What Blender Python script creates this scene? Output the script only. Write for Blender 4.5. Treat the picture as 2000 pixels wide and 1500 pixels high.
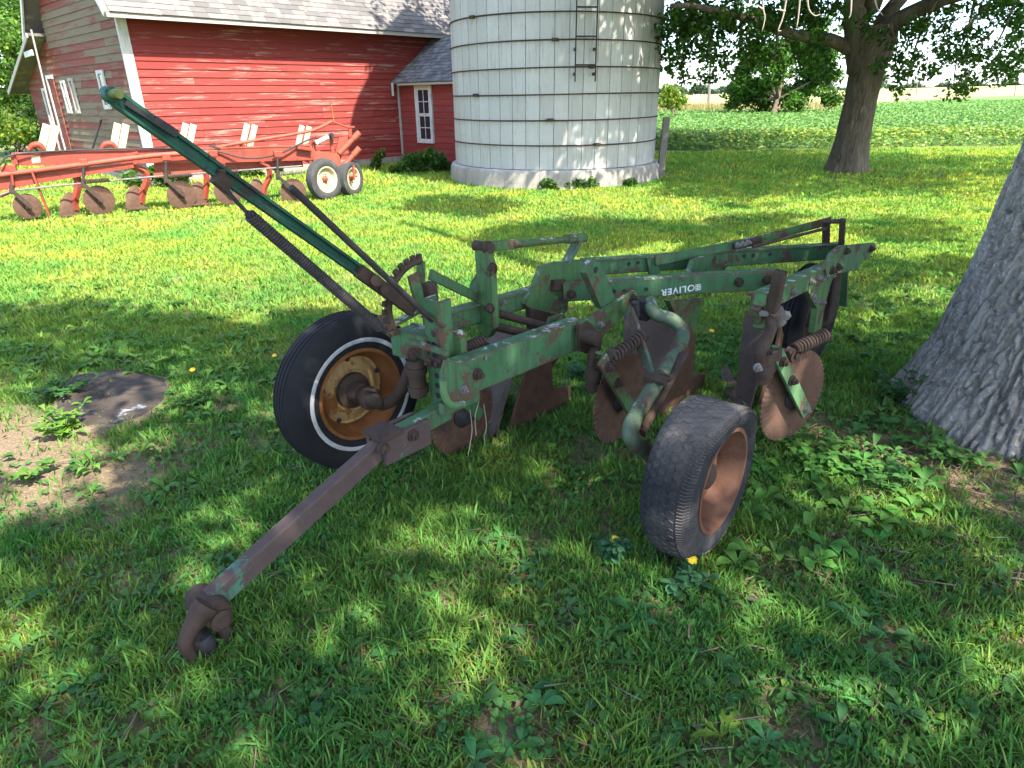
import bpy, bmesh, math, random
import numpy as np
from mathutils import Vector, Matrix, noise as mnoise

for _o in list(bpy.data.objects):
    bpy.data.objects.remove(_o)
SC = bpy.context.scene
COL = SC.collection
random.seed(7)
RNG = np.random.default_rng(11)
PI = math.pi
rad = math.radians

# ------------------------------------------------------------------ camera
FPX, CAMH = 1300.0, 1.55                       # focal length in photo pixels (2000 wide), eye height
_p, _r = rad(23.3), rad(0.8)
cF = np.array([0, math.cos(_p), -math.sin(_p)])
_U0 = np.array([0, math.sin(_p), math.cos(_p)])
_R0 = np.array([1.0, 0, 0])
cU = math.cos(_r) * _U0 + math.sin(_r) * _R0
cR = math.cos(_r) * _R0 - math.sin(_r) * _U0
cC = np.array([0, 0, CAMH])
cam_d = bpy.data.cameras.new('camera')
cam_d.sensor_width = 36.0
cam_d.lens = FPX / 2000.0 * 36.0
cam_d.clip_start, cam_d.clip_end = 0.05, 3000
cam = bpy.data.objects.new('camera', cam_d)
COL.objects.link(cam)
cam.matrix_world = Matrix(((cR[0], cU[0], -cF[0], cC[0]), (cR[1], cU[1], -cF[1], cC[1]),
                           (cR[2], cU[2], -cF[2], cC[2]), (0, 0, 0, 1)))
SC.camera = cam

# ------------------------------------------------------------------ light
SUN_EL = rad(52)
_sa = rad(-51.5)                                # towards the sun: right of and behind the camera
SUN = np.array([math.cos(_sa) * math.cos(SUN_EL), math.sin(_sa) * math.cos(SUN_EL), math.sin(SUN_EL)])
world = bpy.data.worlds.new('World')
SC.world = world
world.use_nodes = True
_nt = world.node_tree
_nt.nodes.clear()
_sky = _nt.nodes.new('ShaderNodeTexSky')
_sky.sky_type = 'NISHITA'
_sky.sun_disc = False
_sky.sun_elevation = SUN_EL
_sky.sun_rotation = math.atan2(SUN[0], SUN[1])
_sky.air_density = 0.75
_sky.dust_density = 1.2
_sky.ozone_density = 1.0
_bg = _nt.nodes.new('ShaderNodeBackground')
_bg.inputs['Strength'].default_value = 0.15
_wo = _nt.nodes.new('ShaderNodeOutputWorld')
_nt.links.new(_sky.outputs[0], _bg.inputs[0])
_nt.links.new(_bg.outputs[0], _wo.inputs[0])
sun_d = bpy.data.lights.new('sun', 'SUN')
sun_d.energy = 3.35
sun_d.angle = rad(0.53)
sun_d.color = (1.0, 0.95, 0.86)
sun_o = bpy.data.objects.new('sun', sun_d)
COL.objects.link(sun_o)
sun_o.location = (8, -10, 20)
sun_o.rotation_euler = Vector(SUN).to_track_quat('Z', 'Y').to_euler()
vs = SC.view_settings
vs.view_transform = 'Standard'
vs.look = 'None'
vs.exposure = 2.45
vs.gamma = 1.0
vs.use_curve_mapping = False

# ------------------------------------------------------------------ pixel -> direction helpers
def ray(x, y):
    return cF + (x - 1000.0) / FPX * cR - (y - 750.0) / FPX * cU
def onplane(x, y, o, n):
    d = ray(x, y)
    return cC + ((np.asarray(o, float) - cC) @ n) / (d @ n) * d
def gp(x, y, z=0.0):
    d = ray(x, y)
    return cC + (z - CAMH) / d[2] * d
def atY(x, y, Y):
    d = ray(x, y)
    return cC + Y / d[1] * d
def proj(q):
    q = np.asarray(q, float) - cC
    w = q @ cF
    return 1000 + FPX * (q @ cR) / w, 750 - FPX * (q @ cU) / w
TH = rad(41)
PB = np.array([math.sin(TH), math.cos(TH), 0])      # green plough: backwards
PL = np.array([math.cos(TH), -math.sin(TH), 0])     # green plough: towards its land side
def ql(x, y, l):
    return onplane(x, y, PL * l, PL)
def qb(x, y, b):
    return onplane(x, y, PB * b, PB)
def W(b, l, z):
    return PB * b + PL * l + np.array([0, 0, z])

# ------------------------------------------------------------------ mesh builder
def V3(p):
    return np.asarray(p, float)
def unit(v):
    v = V3(v)
    n = np.linalg.norm(v)
    return v / n if n > 1e-12 else v
def frame(d, up=(0, 0, 1)):
    d = unit(d)
    up = V3(up)
    s = np.cross(d, up)
    if np.linalg.norm(s) < 1e-5:
        s = np.cross(d, (1, 0, 0.2))
    s = unit(s)
    return s, unit(np.cross(s, d)), d
def smooth(pts, k=5):
    pts = [V3(p) for p in pts]
    P = [2 * pts[0] - pts[1]] + pts + [2 * pts[-1] - pts[-2]]
    out = []
    for i in range(1, len(P) - 2):
        a, b, c, d = P[i - 1:i + 3]
        for j in range(k):
            t = j / k
            out.append(0.5 * (2 * b + (c - a) * t + (2 * a - 5 * b + 4 * c - d) * t * t + (3 * b - a - 3 * c + d) * t ** 3))
    out.append(pts[-1])
    return out
OFF = {}
class MB:
    def __init__(s):
        s.v, s.f = [], []
    def add(s, vs_, fs):
        n = len(s.v)
        s.v += [tuple(map(float, p)) for p in vs_]
        s.f += [tuple(i + n for i in f) for f in fs]
        return s
    def bar(s, p0, p1, w, h, up=(0, 0, 1), ch=0.12, w1=None, h1=None):
        """chamfered rectangular bar; w across, h along up"""
        p0, p1 = V3(p0), V3(p1)
        a, b, d = frame(p1 - p0, up)
        vs_ = []
        for p, ww, hh in ((p0, w, h), (p1, w1 or w, h1 or h)):
            c = min(ww, hh) * ch
            x, y = ww / 2, hh / 2
            for (i, j) in ((x - c, y), (x, y - c), (x, -y + c), (x - c, -y), (-x + c, -y), (-x, -y + c), (-x, y - c), (-x + c, y)):
                vs_.append(p + a * i + b * j)
        fs = [(i, (i + 1) % 8, (i + 1) % 8 + 8, i + 8) for i in range(8)]
        fs += [tuple(range(7, -1, -1)), tuple(range(8, 16))]
        return s.add(vs_, fs)
    def box(s, x0, x1, y0, y1, z0, z1):
        vs_ = [(x, y, z) for z in (z0, z1) for y in (y0, y1) for x in (x0, x1)]
        return s.add(vs_, [(0, 2, 3, 1), (4, 5, 7, 6), (0, 1, 5, 4), (2, 6, 7, 3), (0, 4, 6, 2), (1, 3, 7, 5)])
    def tube(s, pts, r, n=10, cap=True):
        pts = [V3(p) for p in pts]
        m = len(pts)
        rr = r if hasattr(r, '__len__') else [r] * m
        a = None
        vs_ = []
        for i in range(m):
            d = unit(pts[min(i + 1, m - 1)] - pts[max(i - 1, 0)])
            if a is None:
                a = frame(d)[0]
            a = unit(a - d * (a @ d))
            b = np.cross(d, a)
            for j in range(n):
                t = 2 * PI * j / n
                vs_.append(pts[i] + (a * math.cos(t) + b * math.sin(t)) * rr[i])
        fs = [(i * n + j, i * n + (j + 1) % n, (i + 1) * n + (j + 1) % n, (i + 1) * n + j) for i in range(m - 1) for j in range(n)]
        if cap:
            fs += [tuple(range(n - 1, -1, -1)), tuple(range((m - 1) * n, m * n))]
        return s.add(vs_, fs)
    def cyl(s, p0, p1, r0, r1=None, n=14):
        return s.tube([p0, p1], [r0, r0 if r1 is None else r1], n)
    def plate(s, pts, nrm, t, mid=True):
        nrm = unit(nrm)
        o = nrm * (-t / 2 if mid else 0)
        a = [V3(p) + o for p in pts]
        k = len(a)
        area = sum((np.cross(a[i], a[(i + 1) % k]) for i in range(k)), np.zeros(3))
        if area @ nrm > 0:
            a = a[::-1]
        vs_ = a + [p + nrm * t for p in a]
        fs = [tuple(range(k)), tuple(range(2 * k - 1, k - 1, -1))]
        fs += [((i + 1) % k, i, i + k, (i + 1) % k + k) for i in range(k)]
        return s.add(vs_, fs)
    def lathe(s, o, ax, prof, n=32, closed=False):
        """prof: list of (radius, distance along ax)"""
        a, b, d = frame(ax)
        o = V3(o)
        vs_ = []
        for (r, h) in prof:
            for j in range(n):
                t = 2 * PI * j / n
                vs_.append(o + d * h + (a * math.cos(t) + b * math.sin(t)) * max(r, 1e-4))
        m = len(prof)
        rng = range(m if closed else m - 1)
        fs = [(i * n + j, i * n + (j + 1) % n, ((i + 1) % m) * n + (j + 1) % n, ((i + 1) % m) * n + j) for i in rng for j in range(n)]
        return s.add(vs_, fs)
    def bolt(s, p, d, r=0.013, h=0.012, wash=True):
        a, b, d = frame(d)
        p = V3(p)
        if wash:
            s.tube([p - d * 0.004, p + d * 0.004], r * 1.35, 12)
        q = p + d * 0.004
        vs_ = []
        for k, hh in ((1, 0), (1, h * 0.8), (0.8, h)):
            for j in range(6):
                t = PI / 3 * j
                vs_.append(q + d * hh + (a * math.cos(t) + b * math.sin(t)) * r * k)
        fs = [(i * 6 + j, i * 6 + (j + 1) % 6, (i + 1) * 6 + (j + 1) % 6, (i + 1) * 6 + j) for i in range(2) for j in range(6)]
        fs.append(tuple(range(12, 18)))
        s.add(vs_, fs)
        s.tube([q + d * h * 0.9, q + d * (h * 1.6)], r * 0.5, 8)
        return s
    def spring(s, p0, p1, R, r, turns, n=6, per=14):
        p0, p1 = V3(p0), V3(p1)
        a, b, d = frame(p1 - p0)
        Ln = np.linalg.norm(p1 - p0)
        pts = []
        m = int(turns * per)
        for i in range(m + 1):
            t = 2 * PI * i / per
            pts.append(p0 + d * Ln * i / m + (a * math.cos(t) + b * math.sin(t)) * R)
        return s.tube(pts, r, n)
    def grid(s, fn, nu, nv, t=0.0):
        """surface fn(u,v)->point, thickened by t along its normal"""
        g = [[V3(fn(i / nu, j / nv)) for j in range(nv + 1)] for i in range(nu + 1)]
        top = []
        for i in range(nu + 1):
            for j in range(nv + 1):
                du = g[min(i + 1, nu)][j] - g[max(i - 1, 0)][j]
                dv = g[i][min(j + 1, nv)] - g[i][max(j - 1, 0)]
                top.append((g[i][j], unit(np.cross(du, dv))))
        k = nv + 1
        fs = [(i * k + j, (i + 1) * k + j, (i + 1) * k + j + 1, i * k + j + 1) for i in range(nu) for j in range(nv)]
        vs_ = [p for p, _ in top]
        if t:
            n = len(vs_)
            vs_ = vs_ + [p - q * t for p, q in top]
            fs = fs + [tuple(x + n for x in reversed(f)) for f in fs]
            edge = [(i * k) for i in range(nu + 1)] + [nu * k + j for j in range(1, k)] + [i * k + nv for i in range(nu - 1, -1, -1)] + [j for j in range(nv - 1, 0, -1)]
            m = len(edge)
            fs += [(edge[(i + 1) % m], edge[i], edge[i] + n, edge[(i + 1) % m] + n) for i in range(m)]
        return s.add(vs_, fs)
    def mesh(s, name, mat, off=None, sm=35):
        me = bpy.data.meshes.new(name)
        vs_ = s.v if off is None else [(a - off[0], b - off[1], c - off[2]) for a, b, c in s.v]
        me.from_pydata(vs_, [], s.f)
        me.update()
        bm = bmesh.new()
        bm.from_mesh(me)
        bmesh.ops.recalc_face_normals(bm, faces=bm.faces)
        bm.to_mesh(me)
        bm.free()
        if sm:
            me.shade_smooth()
            me.set_sharp_from_angle(angle=rad(sm))
        if mat is not None:
            me.materials.append(mat)
        return me
    def build(s, name, mat, parent=None, sm=35, label=None):
        off = OFF.get(parent.name) if parent is not None else None
        o = bpy.data.objects.new(name, s.mesh(name, mat, off, sm))
        COL.objects.link(o)
        if parent is not None:
            o.parent = parent
            if off is not None:
                OFF[o.name] = off
        if label:
            o['label'] = label
        return o
def thing(name, label, cat, loc=(0, 0, 0), group=None, rotz=0.0, world=True):
    o = bpy.data.objects.new(name, None)
    COL.objects.link(o)
    o.empty_display_size = 0.2
    o.location = [float(c) for c in loc]
    o.rotation_euler = (0, 0, rotz)
    if world:
        OFF[o.name] = V3(loc)                    # parts are given in world coordinates
    tag(o, label, cat, group)
    return o
def tag(o, label, cat, group=None):
    o['label'] = label
    o['category'] = cat
    if group:
        o['group'] = group
def share(name, me, parent, mw=None, loc=None):
    o = bpy.data.objects.new(name, me)
    COL.objects.link(o)
    o.parent = parent
    if mw is not None:
        o.matrix_local = mw
    if loc is not None:
        o.location = loc
    return o
def fastmesh(name, verts, tris=None, quads=None, col=None, mat=None, smooth_=False):
    """numpy arrays -> mesh"""
    me = bpy.data.meshes.new(name)
    verts = np.asarray(verts, np.float32)
    li, ls, lt = [], [], []
    st = 0
    if quads is not None and len(quads):
        q = np.asarray(quads, np.int32)
        li.append(q.ravel()); ls.append(np.arange(len(q)) * 4 + st); lt.append(np.full(len(q), 4)); st += q.size
    if tris is not None and len(tris):
        q = np.asarray(tris, np.int32)
        li.append(q.ravel()); ls.append(np.arange(len(q)) * 3 + st); lt.append(np.full(len(q), 3)); st += q.size
    li, ls, lt = np.concatenate(li), np.concatenate(ls), np.concatenate(lt)
    me.vertices.add(len(verts))
    me.vertices.foreach_set('co', verts.ravel())
    me.loops.add(len(li))
    me.loops.foreach_set('vertex_index', li.astype(np.int32))
    me.polygons.add(len(ls))
    me.polygons.foreach_set('loop_start', ls.astype(np.int32))
    me.polygons.foreach_set('loop_total', lt.astype(np.int32))
    if smooth_:
        me.polygons.foreach_set('use_smooth', np.ones(len(ls), bool))
    me.update(calc_edges=True)
    if col is not None:
        at = me.color_attributes.new('tint', 'FLOAT_COLOR', 'POINT')
        c4 = np.ones((len(verts), 4), np.float32)
        c4[:, :3] = col
        at.data.foreach_set('color', c4.ravel())
    if mat is not None:
        me.materials.append(mat)
    return me
def link(name, me, parent=None, kind=None):
    o = bpy.data.objects.new(name, me)
    COL.objects.link(o)
    if parent is not None:
        o.parent = parent
    if kind:
        o['kind'] = kind
    return o

# ------------------------------------------------------------------ materials
class NT:
    def __init__(s, name):
        s.m = bpy.data.materials.new(name)
        s.m.use_nodes = True
        s.t = s.m.node_tree
        s.t.nodes.clear()
        s.out = s.n('ShaderNodeOutputMaterial')
    def n(s, typ, **kw):
        nd = s.t.nodes.new(typ)
        for k, v in kw.items():
            setattr(nd, k, v)
        return nd
    def l(s, a, b):
        s.t.links.new(a, b)
    def val(s, sock, v):
        if isinstance(v, (int, float)):
            sock.default_value = v
        elif isinstance(v, (tuple, list)):
            sock.default_value = tuple(v) + ((1,) if len(v) == 3 and len(sock.default_value) == 4 else ())
        else:
            s.l(v, sock)
    def coord(s, scale=(1, 1, 1), rot=(0, 0, 0), loc=(0, 0, 0), kind='Object', rnd=0.0):
        tc = s.n('ShaderNodeTexCoord')
        mp = s.n('ShaderNodeMapping')
        s.l(tc.outputs[kind], mp.inputs[0])
        mp.inputs['Scale'].default_value = scale
        mp.inputs['Rotation'].default_value = rot
        mp.inputs['Location'].default_value = loc
        if rnd:
            oi = s.n('ShaderNodeObjectInfo')
            mu = s.n('ShaderNodeMath', operation='MULTIPLY')
            s.l(oi.outputs['Random'], mu.inputs[0])
            mu.inputs[1].default_value = rnd
            ad = s.n('ShaderNodeVectorMath', operation='ADD')
            s.l(mp.outputs[0], ad.inputs[0])
            s.l(mu.outputs[0], ad.inputs[1])
            return ad.outputs[0]
        return mp.outputs[0]
    def noise(s, vec, scale, detail=6, rough=0.6, dist=0.0):
        nd = s.n('ShaderNodeTexNoise')
        s.l(vec, nd.inputs['Vector'])
        nd.inputs['Scale'].default_value = scale
        nd.inputs['Detail'].default_value = detail
        nd.inputs['Roughness'].default_value = rough
        nd.inputs['Distortion'].default_value = dist
        return nd.outputs['Fac']
    def voro(s, vec, scale, feat='F1', out='Distance'):
        nd = s.n('ShaderNodeTexVoronoi', feature=feat)
        s.l(vec, nd.inputs['Vector'])
        nd.inputs['Scale'].default_value = scale
        return nd.outputs[out]
    def rng(s, v, a, b, lo=0.0, hi=1.0):
        nd = s.n('ShaderNodeMapRange')
        s.l(v, nd.inputs[0])
        for i, x in zip((1, 2, 3, 4), (a, b, lo, hi)):
            nd.inputs[i].default_value = x
        return nd.outputs[0]
    def mix(s, f, a, b, typ='MIX'):
        nd = s.n('ShaderNodeMixRGB', blend_type=typ)
        s.val(nd.inputs[0], f)
        s.val(nd.inputs[1], a)
        s.val(nd.inputs[2], b)
        return nd.outputs[0]
    def math(s, op, a, b=0.0):
        nd = s.n('ShaderNodeMath', operation=op)
        s.val(nd.inputs[0], a)
        s.val(nd.inputs[1], b)
        return nd.outputs[0]
    def bump(s, h, strength=0.3, dist=0.01):
        nd = s.n('ShaderNodeBump')
        s.l(h, nd.inputs['Height'])
        nd.inputs['Strength'].default_value = strength
        nd.inputs['Distance'].default_value = dist
        return nd.outputs[0]
    def normz(s):
        g = s.n('ShaderNodeNewGeometry')
        x = s.n('ShaderNodeSeparateXYZ')
        s.l(g.outputs['Normal'], x.inputs[0])
        return x.outputs[2]
    def rand(s):
        return s.n('ShaderNodeObjectInfo').outputs['Random']
    def finish(s, color, rough=0.7, nrm=None, metal=0.0, spec=0.5):
        b = s.n('ShaderNodeBsdfPrincipled')
        s.val(b.inputs['Base Color'], color)
        s.val(b.inputs['Roughness'], rough)
        s.val(b.inputs['Metallic'], metal)
        b.inputs['Specular IOR Level'].default_value = spec
        if nrm is not None:
            s.l(nrm, b.inputs['Normal'])
        s.l(b.outputs[0], s.out.inputs[0])
        return s.m

def m_paint(name, c1, c2, rust1, rust2, amt, lichen=0.0, scale=5.0, rough=0.58, edge=0.0):
    t = NT(name)
    v = t.coord()
    big = t.noise(v, scale, 9, 0.68, 0.4)
    fine = t.noise(v, scale * 9, 5, 0.7)
    wear = t.math('ADD', big, t.math('MULTIPLY', fine, 0.22))
    if edge:
        bv = t.n('ShaderNodeBevel', samples=4)
        bv.inputs['Radius'].default_value = 0.011
        ge = t.n('ShaderNodeNewGeometry')
        dp = t.n('ShaderNodeVectorMath', operation='DOT_PRODUCT')
        t.l(bv.outputs[0], dp.inputs[0])
        t.l(ge.outputs['Normal'], dp.inputs[1])
        wear = t.math('ADD', wear, t.math('MULTIPLY', t.rng(dp.outputs['Value'], 1.0, 0.86), edge))
    mask = t.rng(wear, 0.92 - amt, 0.945 - amt)
    spots = t.rng(t.noise(v, 70, 2, 0.5), 0.66, 0.70)
    mask = t.math('MAXIMUM', mask, t.math('MULTIPLY', spots, 0.85))
    base = t.mix(t.noise(v, 2.3, 5, 0.6), c1, c2)
    base = t.mix(t.rng(t.noise(t.coord((22, 22, 3)), 1.5, 4, 0.6), 0.46, 0.74, 0, 0.7), base, rust1)
    base = t.mix(t.rng(t.noise(v, 3.7, 8, 0.75, 0.6), 0.5, 0.72, 0, 0.6), base, tuple(x * 0.45 for x in c1))
    rc = t.mix(t.noise(v, 26, 5, 0.7), rust1, rust2)
    colr = t.mix(mask, base, rc)
    if lichen:
        li = t.math('MULTIPLY', t.rng(t.normz(), 0.35, 0.8), t.rng(t.noise(v, 13, 7, 0.75), 0.60 - lichen, 0.64 - lichen))
        colr = t.mix(li, colr, (0.30, 0.31, 0.28))
    ro = t.math('ADD', t.math('MULTIPLY', mask, 0.35), rough)
    hgt = t.math('ADD', t.math('MULTIPLY', mask, -0.5), t.math('MULTIPLY', fine, 0.35))
    return t.finish(colr, ro, t.bump(hgt, 0.45, 0.004), 0.0, 0.22)
def m_rust(name, c1, c2, c3, rough=0.75, scale=14.0, metal=0.0, bump=0.4):
    t = NT(name)
    v = t.coord()
    n1, n2 = t.noise(v, scale, 8, 0.7), t.noise(v, scale * 0.25, 4, 0.6)
    c = t.mix(t.rng(n1, 0.3, 0.7), c1, c2)
    c = t.mix(t.rng(n2, 0.45, 0.7), c, c3)
    return t.finish(c, t.rng(n1, 0.2, 0.8, rough + 0.1, rough - 0.15), t.bump(t.noise(v, scale * 6, 4, 0.6), bump, 0.003), metal, 0.15)
GREEN = m_paint('green_paint', (0.030, 0.092, 0.036), (0.066, 0.165, 0.074), (0.055, 0.034, 0.025), (0.13, 0.072, 0.048), 0.245, 0.04, 7.0, 0.66, 0.3)
GREEN_WORN = m_paint('worn_green_paint', (0.04, 0.11, 0.032), (0.07, 0.165, 0.06), (0.05, 0.033, 0.025), (0.12, 0.07, 0.05), 0.28, 0.05, 7.0, 0.66, 0.26)
LEVER_GREEN = m_paint('lever_green_paint', (0.010, 0.060, 0.038), (0.018, 0.085, 0.055), (0.025, 0.025, 0.024), (0.05, 0.042, 0.04), 0.235, 0.0)
PALE_GREEN = m_paint('pale_green_pipe_paint', (0.05, 0.085, 0.05), (0.09, 0.135, 0.085), (0.06, 0.04, 0.028), (0.12, 0.08, 0.055), 0.265, 0.02)
MOSS_GREEN = m_paint('mossy_green_arm_paint', (0.06, 0.13, 0.05), (0.10, 0.20, 0.09), (0.07, 0.05, 0.03), (0.12, 0.09, 0.05), 0.22, 0.05)
RUST = m_rust('dark_rust', (0.032, 0.021, 0.016), (0.068, 0.044, 0.033), (0.052, 0.033, 0.025))
RUST_DISC = m_rust('brown_disc_rust', (0.056, 0.031, 0.021), (0.112, 0.064, 0.043), (0.085, 0.047, 0.032), 0.8, 20)
RUST_STEEL = m_rust('purple_grey_share_steel', (0.05, 0.034, 0.027), (0.105, 0.076, 0.064), (0.07, 0.042, 0.03), 0.85, 9)
RUST_ORANGE = m_rust('orange_rim_rust', (0.10, 0.036, 0.012), (0.22, 0.085, 0.026), (0.15, 0.058, 0.02), 0.7, 11)
RUST_RIM2 = m_rust('brown_rim_rust', (0.075, 0.033, 0.02), (0.16, 0.085, 0.055), (0.11, 0.045, 0.025), 0.75, 12)
RIM_YELLOW = m_paint('yellowed_rim_paint', (0.25, 0.14, 0.042), (0.34, 0.23, 0.10), (0.14, 0.055, 0.016), (0.2, 0.085, 0.028), 0.225)
BLACKIRON = m_rust('black_iron', (0.016, 0.015, 0.016), (0.045, 0.042, 0.044), (0.03, 0.026, 0.027), 0.55, 25)
LEVER_ROD = m_rust('dark_rod_iron', (0.022, 0.02, 0.022), (0.05, 0.042, 0.04), (0.035, 0.03, 0.03), 0.6, 25)
STEEL_BOLT = m_rust('worn_bolt_steel', (0.08, 0.07, 0.065), (0.2, 0.19, 0.18), (0.11, 0.075, 0.06), 0.55, 40)
RED = m_paint('faded_red_paint', (0.21, 0.036, 0.022), (0.27, 0.058, 0.035), (0.13, 0.04, 0.028), (0.19, 0.07, 0.05), 0.17, 0.0, 3.0, 0.5)
RED_ORANGE = m_paint('faded_orange_red_paint', (0.25, 0.05, 0.03), (0.30, 0.075, 0.043), (0.15, 0.05, 0.033), (0.22, 0.085, 0.06), 0.17, 0.0, 3.0, 0.5)
CREAM = m_paint('cream_paint', (0.40, 0.35, 0.21), (0.46, 0.41, 0.26), (0.42, 0.33, 0.2), (0.5, 0.4, 0.28), 0.06, 0.0, 4, 0.5)
WHITE_PAINT = m_paint('weathered_white_paint', (0.46, 0.46, 0.42), (0.55, 0.54, 0.49), (0.26, 0.24, 0.2), (0.42, 0.40, 0.36), 0.13, 0.0, 4, 0.6)
LETTER = m_paint('white_lettering', (0.62, 0.68, 0.66), (0.70, 0.74, 0.72), (0.03, 0.13, 0.07), (0.05, 0.17, 0.09), 0.16, 0.0, 30)

def m_tyre(name, c1, c2, dust, dustamt, crack=0.0):
    t = NT(name)
    v = t.coord()
    n1 = t.noise(v, 6, 7, 0.65)
    c = t.mix(n1, c1, c2)
    c = t.mix(t.rng(t.noise(v, 3.2, 6, 0.7), 0.62 - dustamt, 0.85 - dustamt, 0, 0.8), c, dust)
    h = t.noise(v, 90, 3, 0.6)
    if crack:
        c = t.mix(t.math('MULTIPLY', t.rng(t.normz(), 0.3, 0.9), t.rng(n1, 0.35, 0.65, 0.3, 1.0)), c, (0.17, 0.14, 0.115))
        h = t.math('ADD', h, t.math('MULTIPLY', t.rng(t.noise(t.coord((1, 1, 1)), 45, 6, 0.75, 1.2), 0.5, 0.56), -crack))
    return t.finish(c, 0.8, t.bump(h, 0.5, 0.005), 0.0, 0.12)
TYRE = m_tyre('tyre_rubber', (0.009, 0.009, 0.010), (0.02, 0.02, 0.022), (0.06, 0.052, 0.05), 0.03)
TYRE_OLD = m_tyre('cracked_old_tyre_rubber', (0.016, 0.016, 0.018), (0.036, 0.035, 0.038), (0.10, 0.088, 0.08), 0.08, 3.0)
TYRE_GREY = m_tyre('grey_tyre_rubber', (0.028, 0.028, 0.028), (0.065, 0.065, 0.065), (0.11, 0.10, 0.095), 0.08)
WHITEWALL = m_rust('dirty_whitewall_rubber', (0.17, 0.165, 0.16), (0.42, 0.42, 0.42), (0.30, 0.30, 0.29), 0.8, 13)

def m_siding(name, red1, red2, bare1, bare2, bare_amt, axis=0):
    t = NT(name)
    sc = (0.55, 6, 6) if axis == 0 else (6, 0.55, 6)
    v = t.coord(sc, rnd=37.0)
    v2 = t.coord((3, 60, 60) if axis == 0 else (60, 3, 60), rnd=11.0)
    grain = t.noise(v2, 1.0, 5, 0.65)
    n = t.noise(v, 1.6, 9, 0.72)
    red = t.mix(t.rand(), red1, red2)
    red = t.mix(t.rng(n, 0.3, 0.7, 0, 0.4), red, tuple(c * 0.75 for c in red1))
    bare = t.mix(grain, bare1, bare2)
    mask = t.rng(t.math('ADD', n, t.math('MULTIPLY', grain, 0.30)), 0.80 - bare_amt, 0.90 - bare_amt)
    c = t.mix(mask, red, bare)
    h = t.math('ADD', grain, t.math('MULTIPLY', mask, -0.6))
    return t.finish(c, 0.8, t.bump(h, 0.5, 0.004), 0.0, 0.25)
SIDING = m_siding('red_siding_board', (0.185, 0.026, 0.021), (0.235, 0.041, 0.032), (0.23, 0.115, 0.09), (0.31, 0.17, 0.135), 0.105)
SIDING_GREY = m_siding('weathered_siding_board', (0.16, 0.038, 0.026), (0.19, 0.062, 0.042), (0.115, 0.082, 0.05), (0.20, 0.148, 0.095), 0.29, 1)
SIDING_GREYRED = m_siding('half_weathered_siding_board', (0.17, 0.035, 0.024), (0.20, 0.055, 0.038), (0.11, 0.075, 0.046), (0.18, 0.125, 0.08), 0.15, 1)
SIDING_ANNEX = m_siding('annex_siding_board', (0.20, 0.028, 0.023), (0.24, 0.042, 0.032), (0.12, 0.07, 0.045), (0.17, 0.10, 0.07), 0.11, 1)
OLDWOOD = m_siding('grey_old_wood', (0.2, 0.17, 0.14), (0.26, 0.22, 0.18), (0.26, 0.23, 0.2), (0.36, 0.33, 0.29), 0.4, 1)
DARKWOOD = m_siding('dark_post_wood', (0.09, 0.075, 0.06), (0.12, 0.10, 0.085), (0.13, 0.115, 0.10), (0.18, 0.16, 0.14), 0.35, 1)

def m_shingle(name, c1, c2, c3, amt):
    t = NT(name)
    v = t.coord(rnd=9.0)
    tint = t.mix(t.rand(), c1, c2)
    tint = t.mix(t.rng(t.noise(t.coord((1, 1, 1), rnd=2.0), 2.2, 6, 0.7), 0.6 - amt, 0.72 - amt), tint, c3)
    g = t.noise(v, 60, 4, 0.7)
    c = t.mix(t.rng(g, 0.3, 0.7, 0, 0.35), tint, tuple(x * 0.6 for x in c1))
    return t.finish(c, 0.9, t.bump(g, 0.5, 0.004), 0.0, 0.2)
SHINGLE = m_shingle('grey_shingle', (0.10, 0.092, 0.086), (0.16, 0.148, 0.138), (0.25, 0.22, 0.175), 0.10)
SHINGLE_DARK = m_shingle('annex_grey_shingle', (0.085, 0.08, 0.078), (0.15, 0.145, 0.14), (0.22, 0.215, 0.21), 0.1)

def m_stave():
    t = NT('whitewashed_stave')
    tc = t.n('ShaderNodeTexCoord')
    v = t.coord((1, 1, 1), rnd=20.0)
    n = t.noise(v, 4, 8, 0.7)
    f = t.noise(v, 45, 4, 0.65)
    c = t.mix(t.rand(), (0.34, 0.33, 0.30), (0.41, 0.40, 0.37))
    c = t.mix(t.rng(n, 0.45, 0.75, 0, 0.45), c, (0.31, 0.30, 0.245))
    # dirty upper edges below the hoops
    sx = t.n('ShaderNodeSeparateXYZ')
    t.l(tc.outputs['Generated'], sx.inputs[0])
    st = t.noise(t.coord((40, 40, 3), rnd=13.0), 1.0, 5, 0.7)
    edge = t.math('MULTIPLY', t.rng(sx.outputs[2], 0.72, 1.0), t.rng(st, 0.42, 0.7))
    c = t.mix(t.math('MULTIPLY', edge, 0.75), c, (0.20, 0.15, 0.10))
    st2 = t.rng(t.noise(t.coord((16, 16, 1.3), rnd=71.0), 1.0, 6, 0.7), 0.56, 0.72, 0, 0.6)
    c = t.mix(st2, c, (0.19, 0.165, 0.13))
    side = t.rng(t.math('ABSOLUTE', t.math('SUBTRACT', sx.outputs[1], 0.5)), 0.46, 0.5)
    c = t.mix(t.math('MULTIPLY', side, t.rng(f, 0.45, 0.6)), c, (0.22, 0.19, 0.15))
    return t.finish(c, 0.85, t.bump(f, 0.35, 0.004), 0, 0.25)
STAVE = m_stave()
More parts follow.
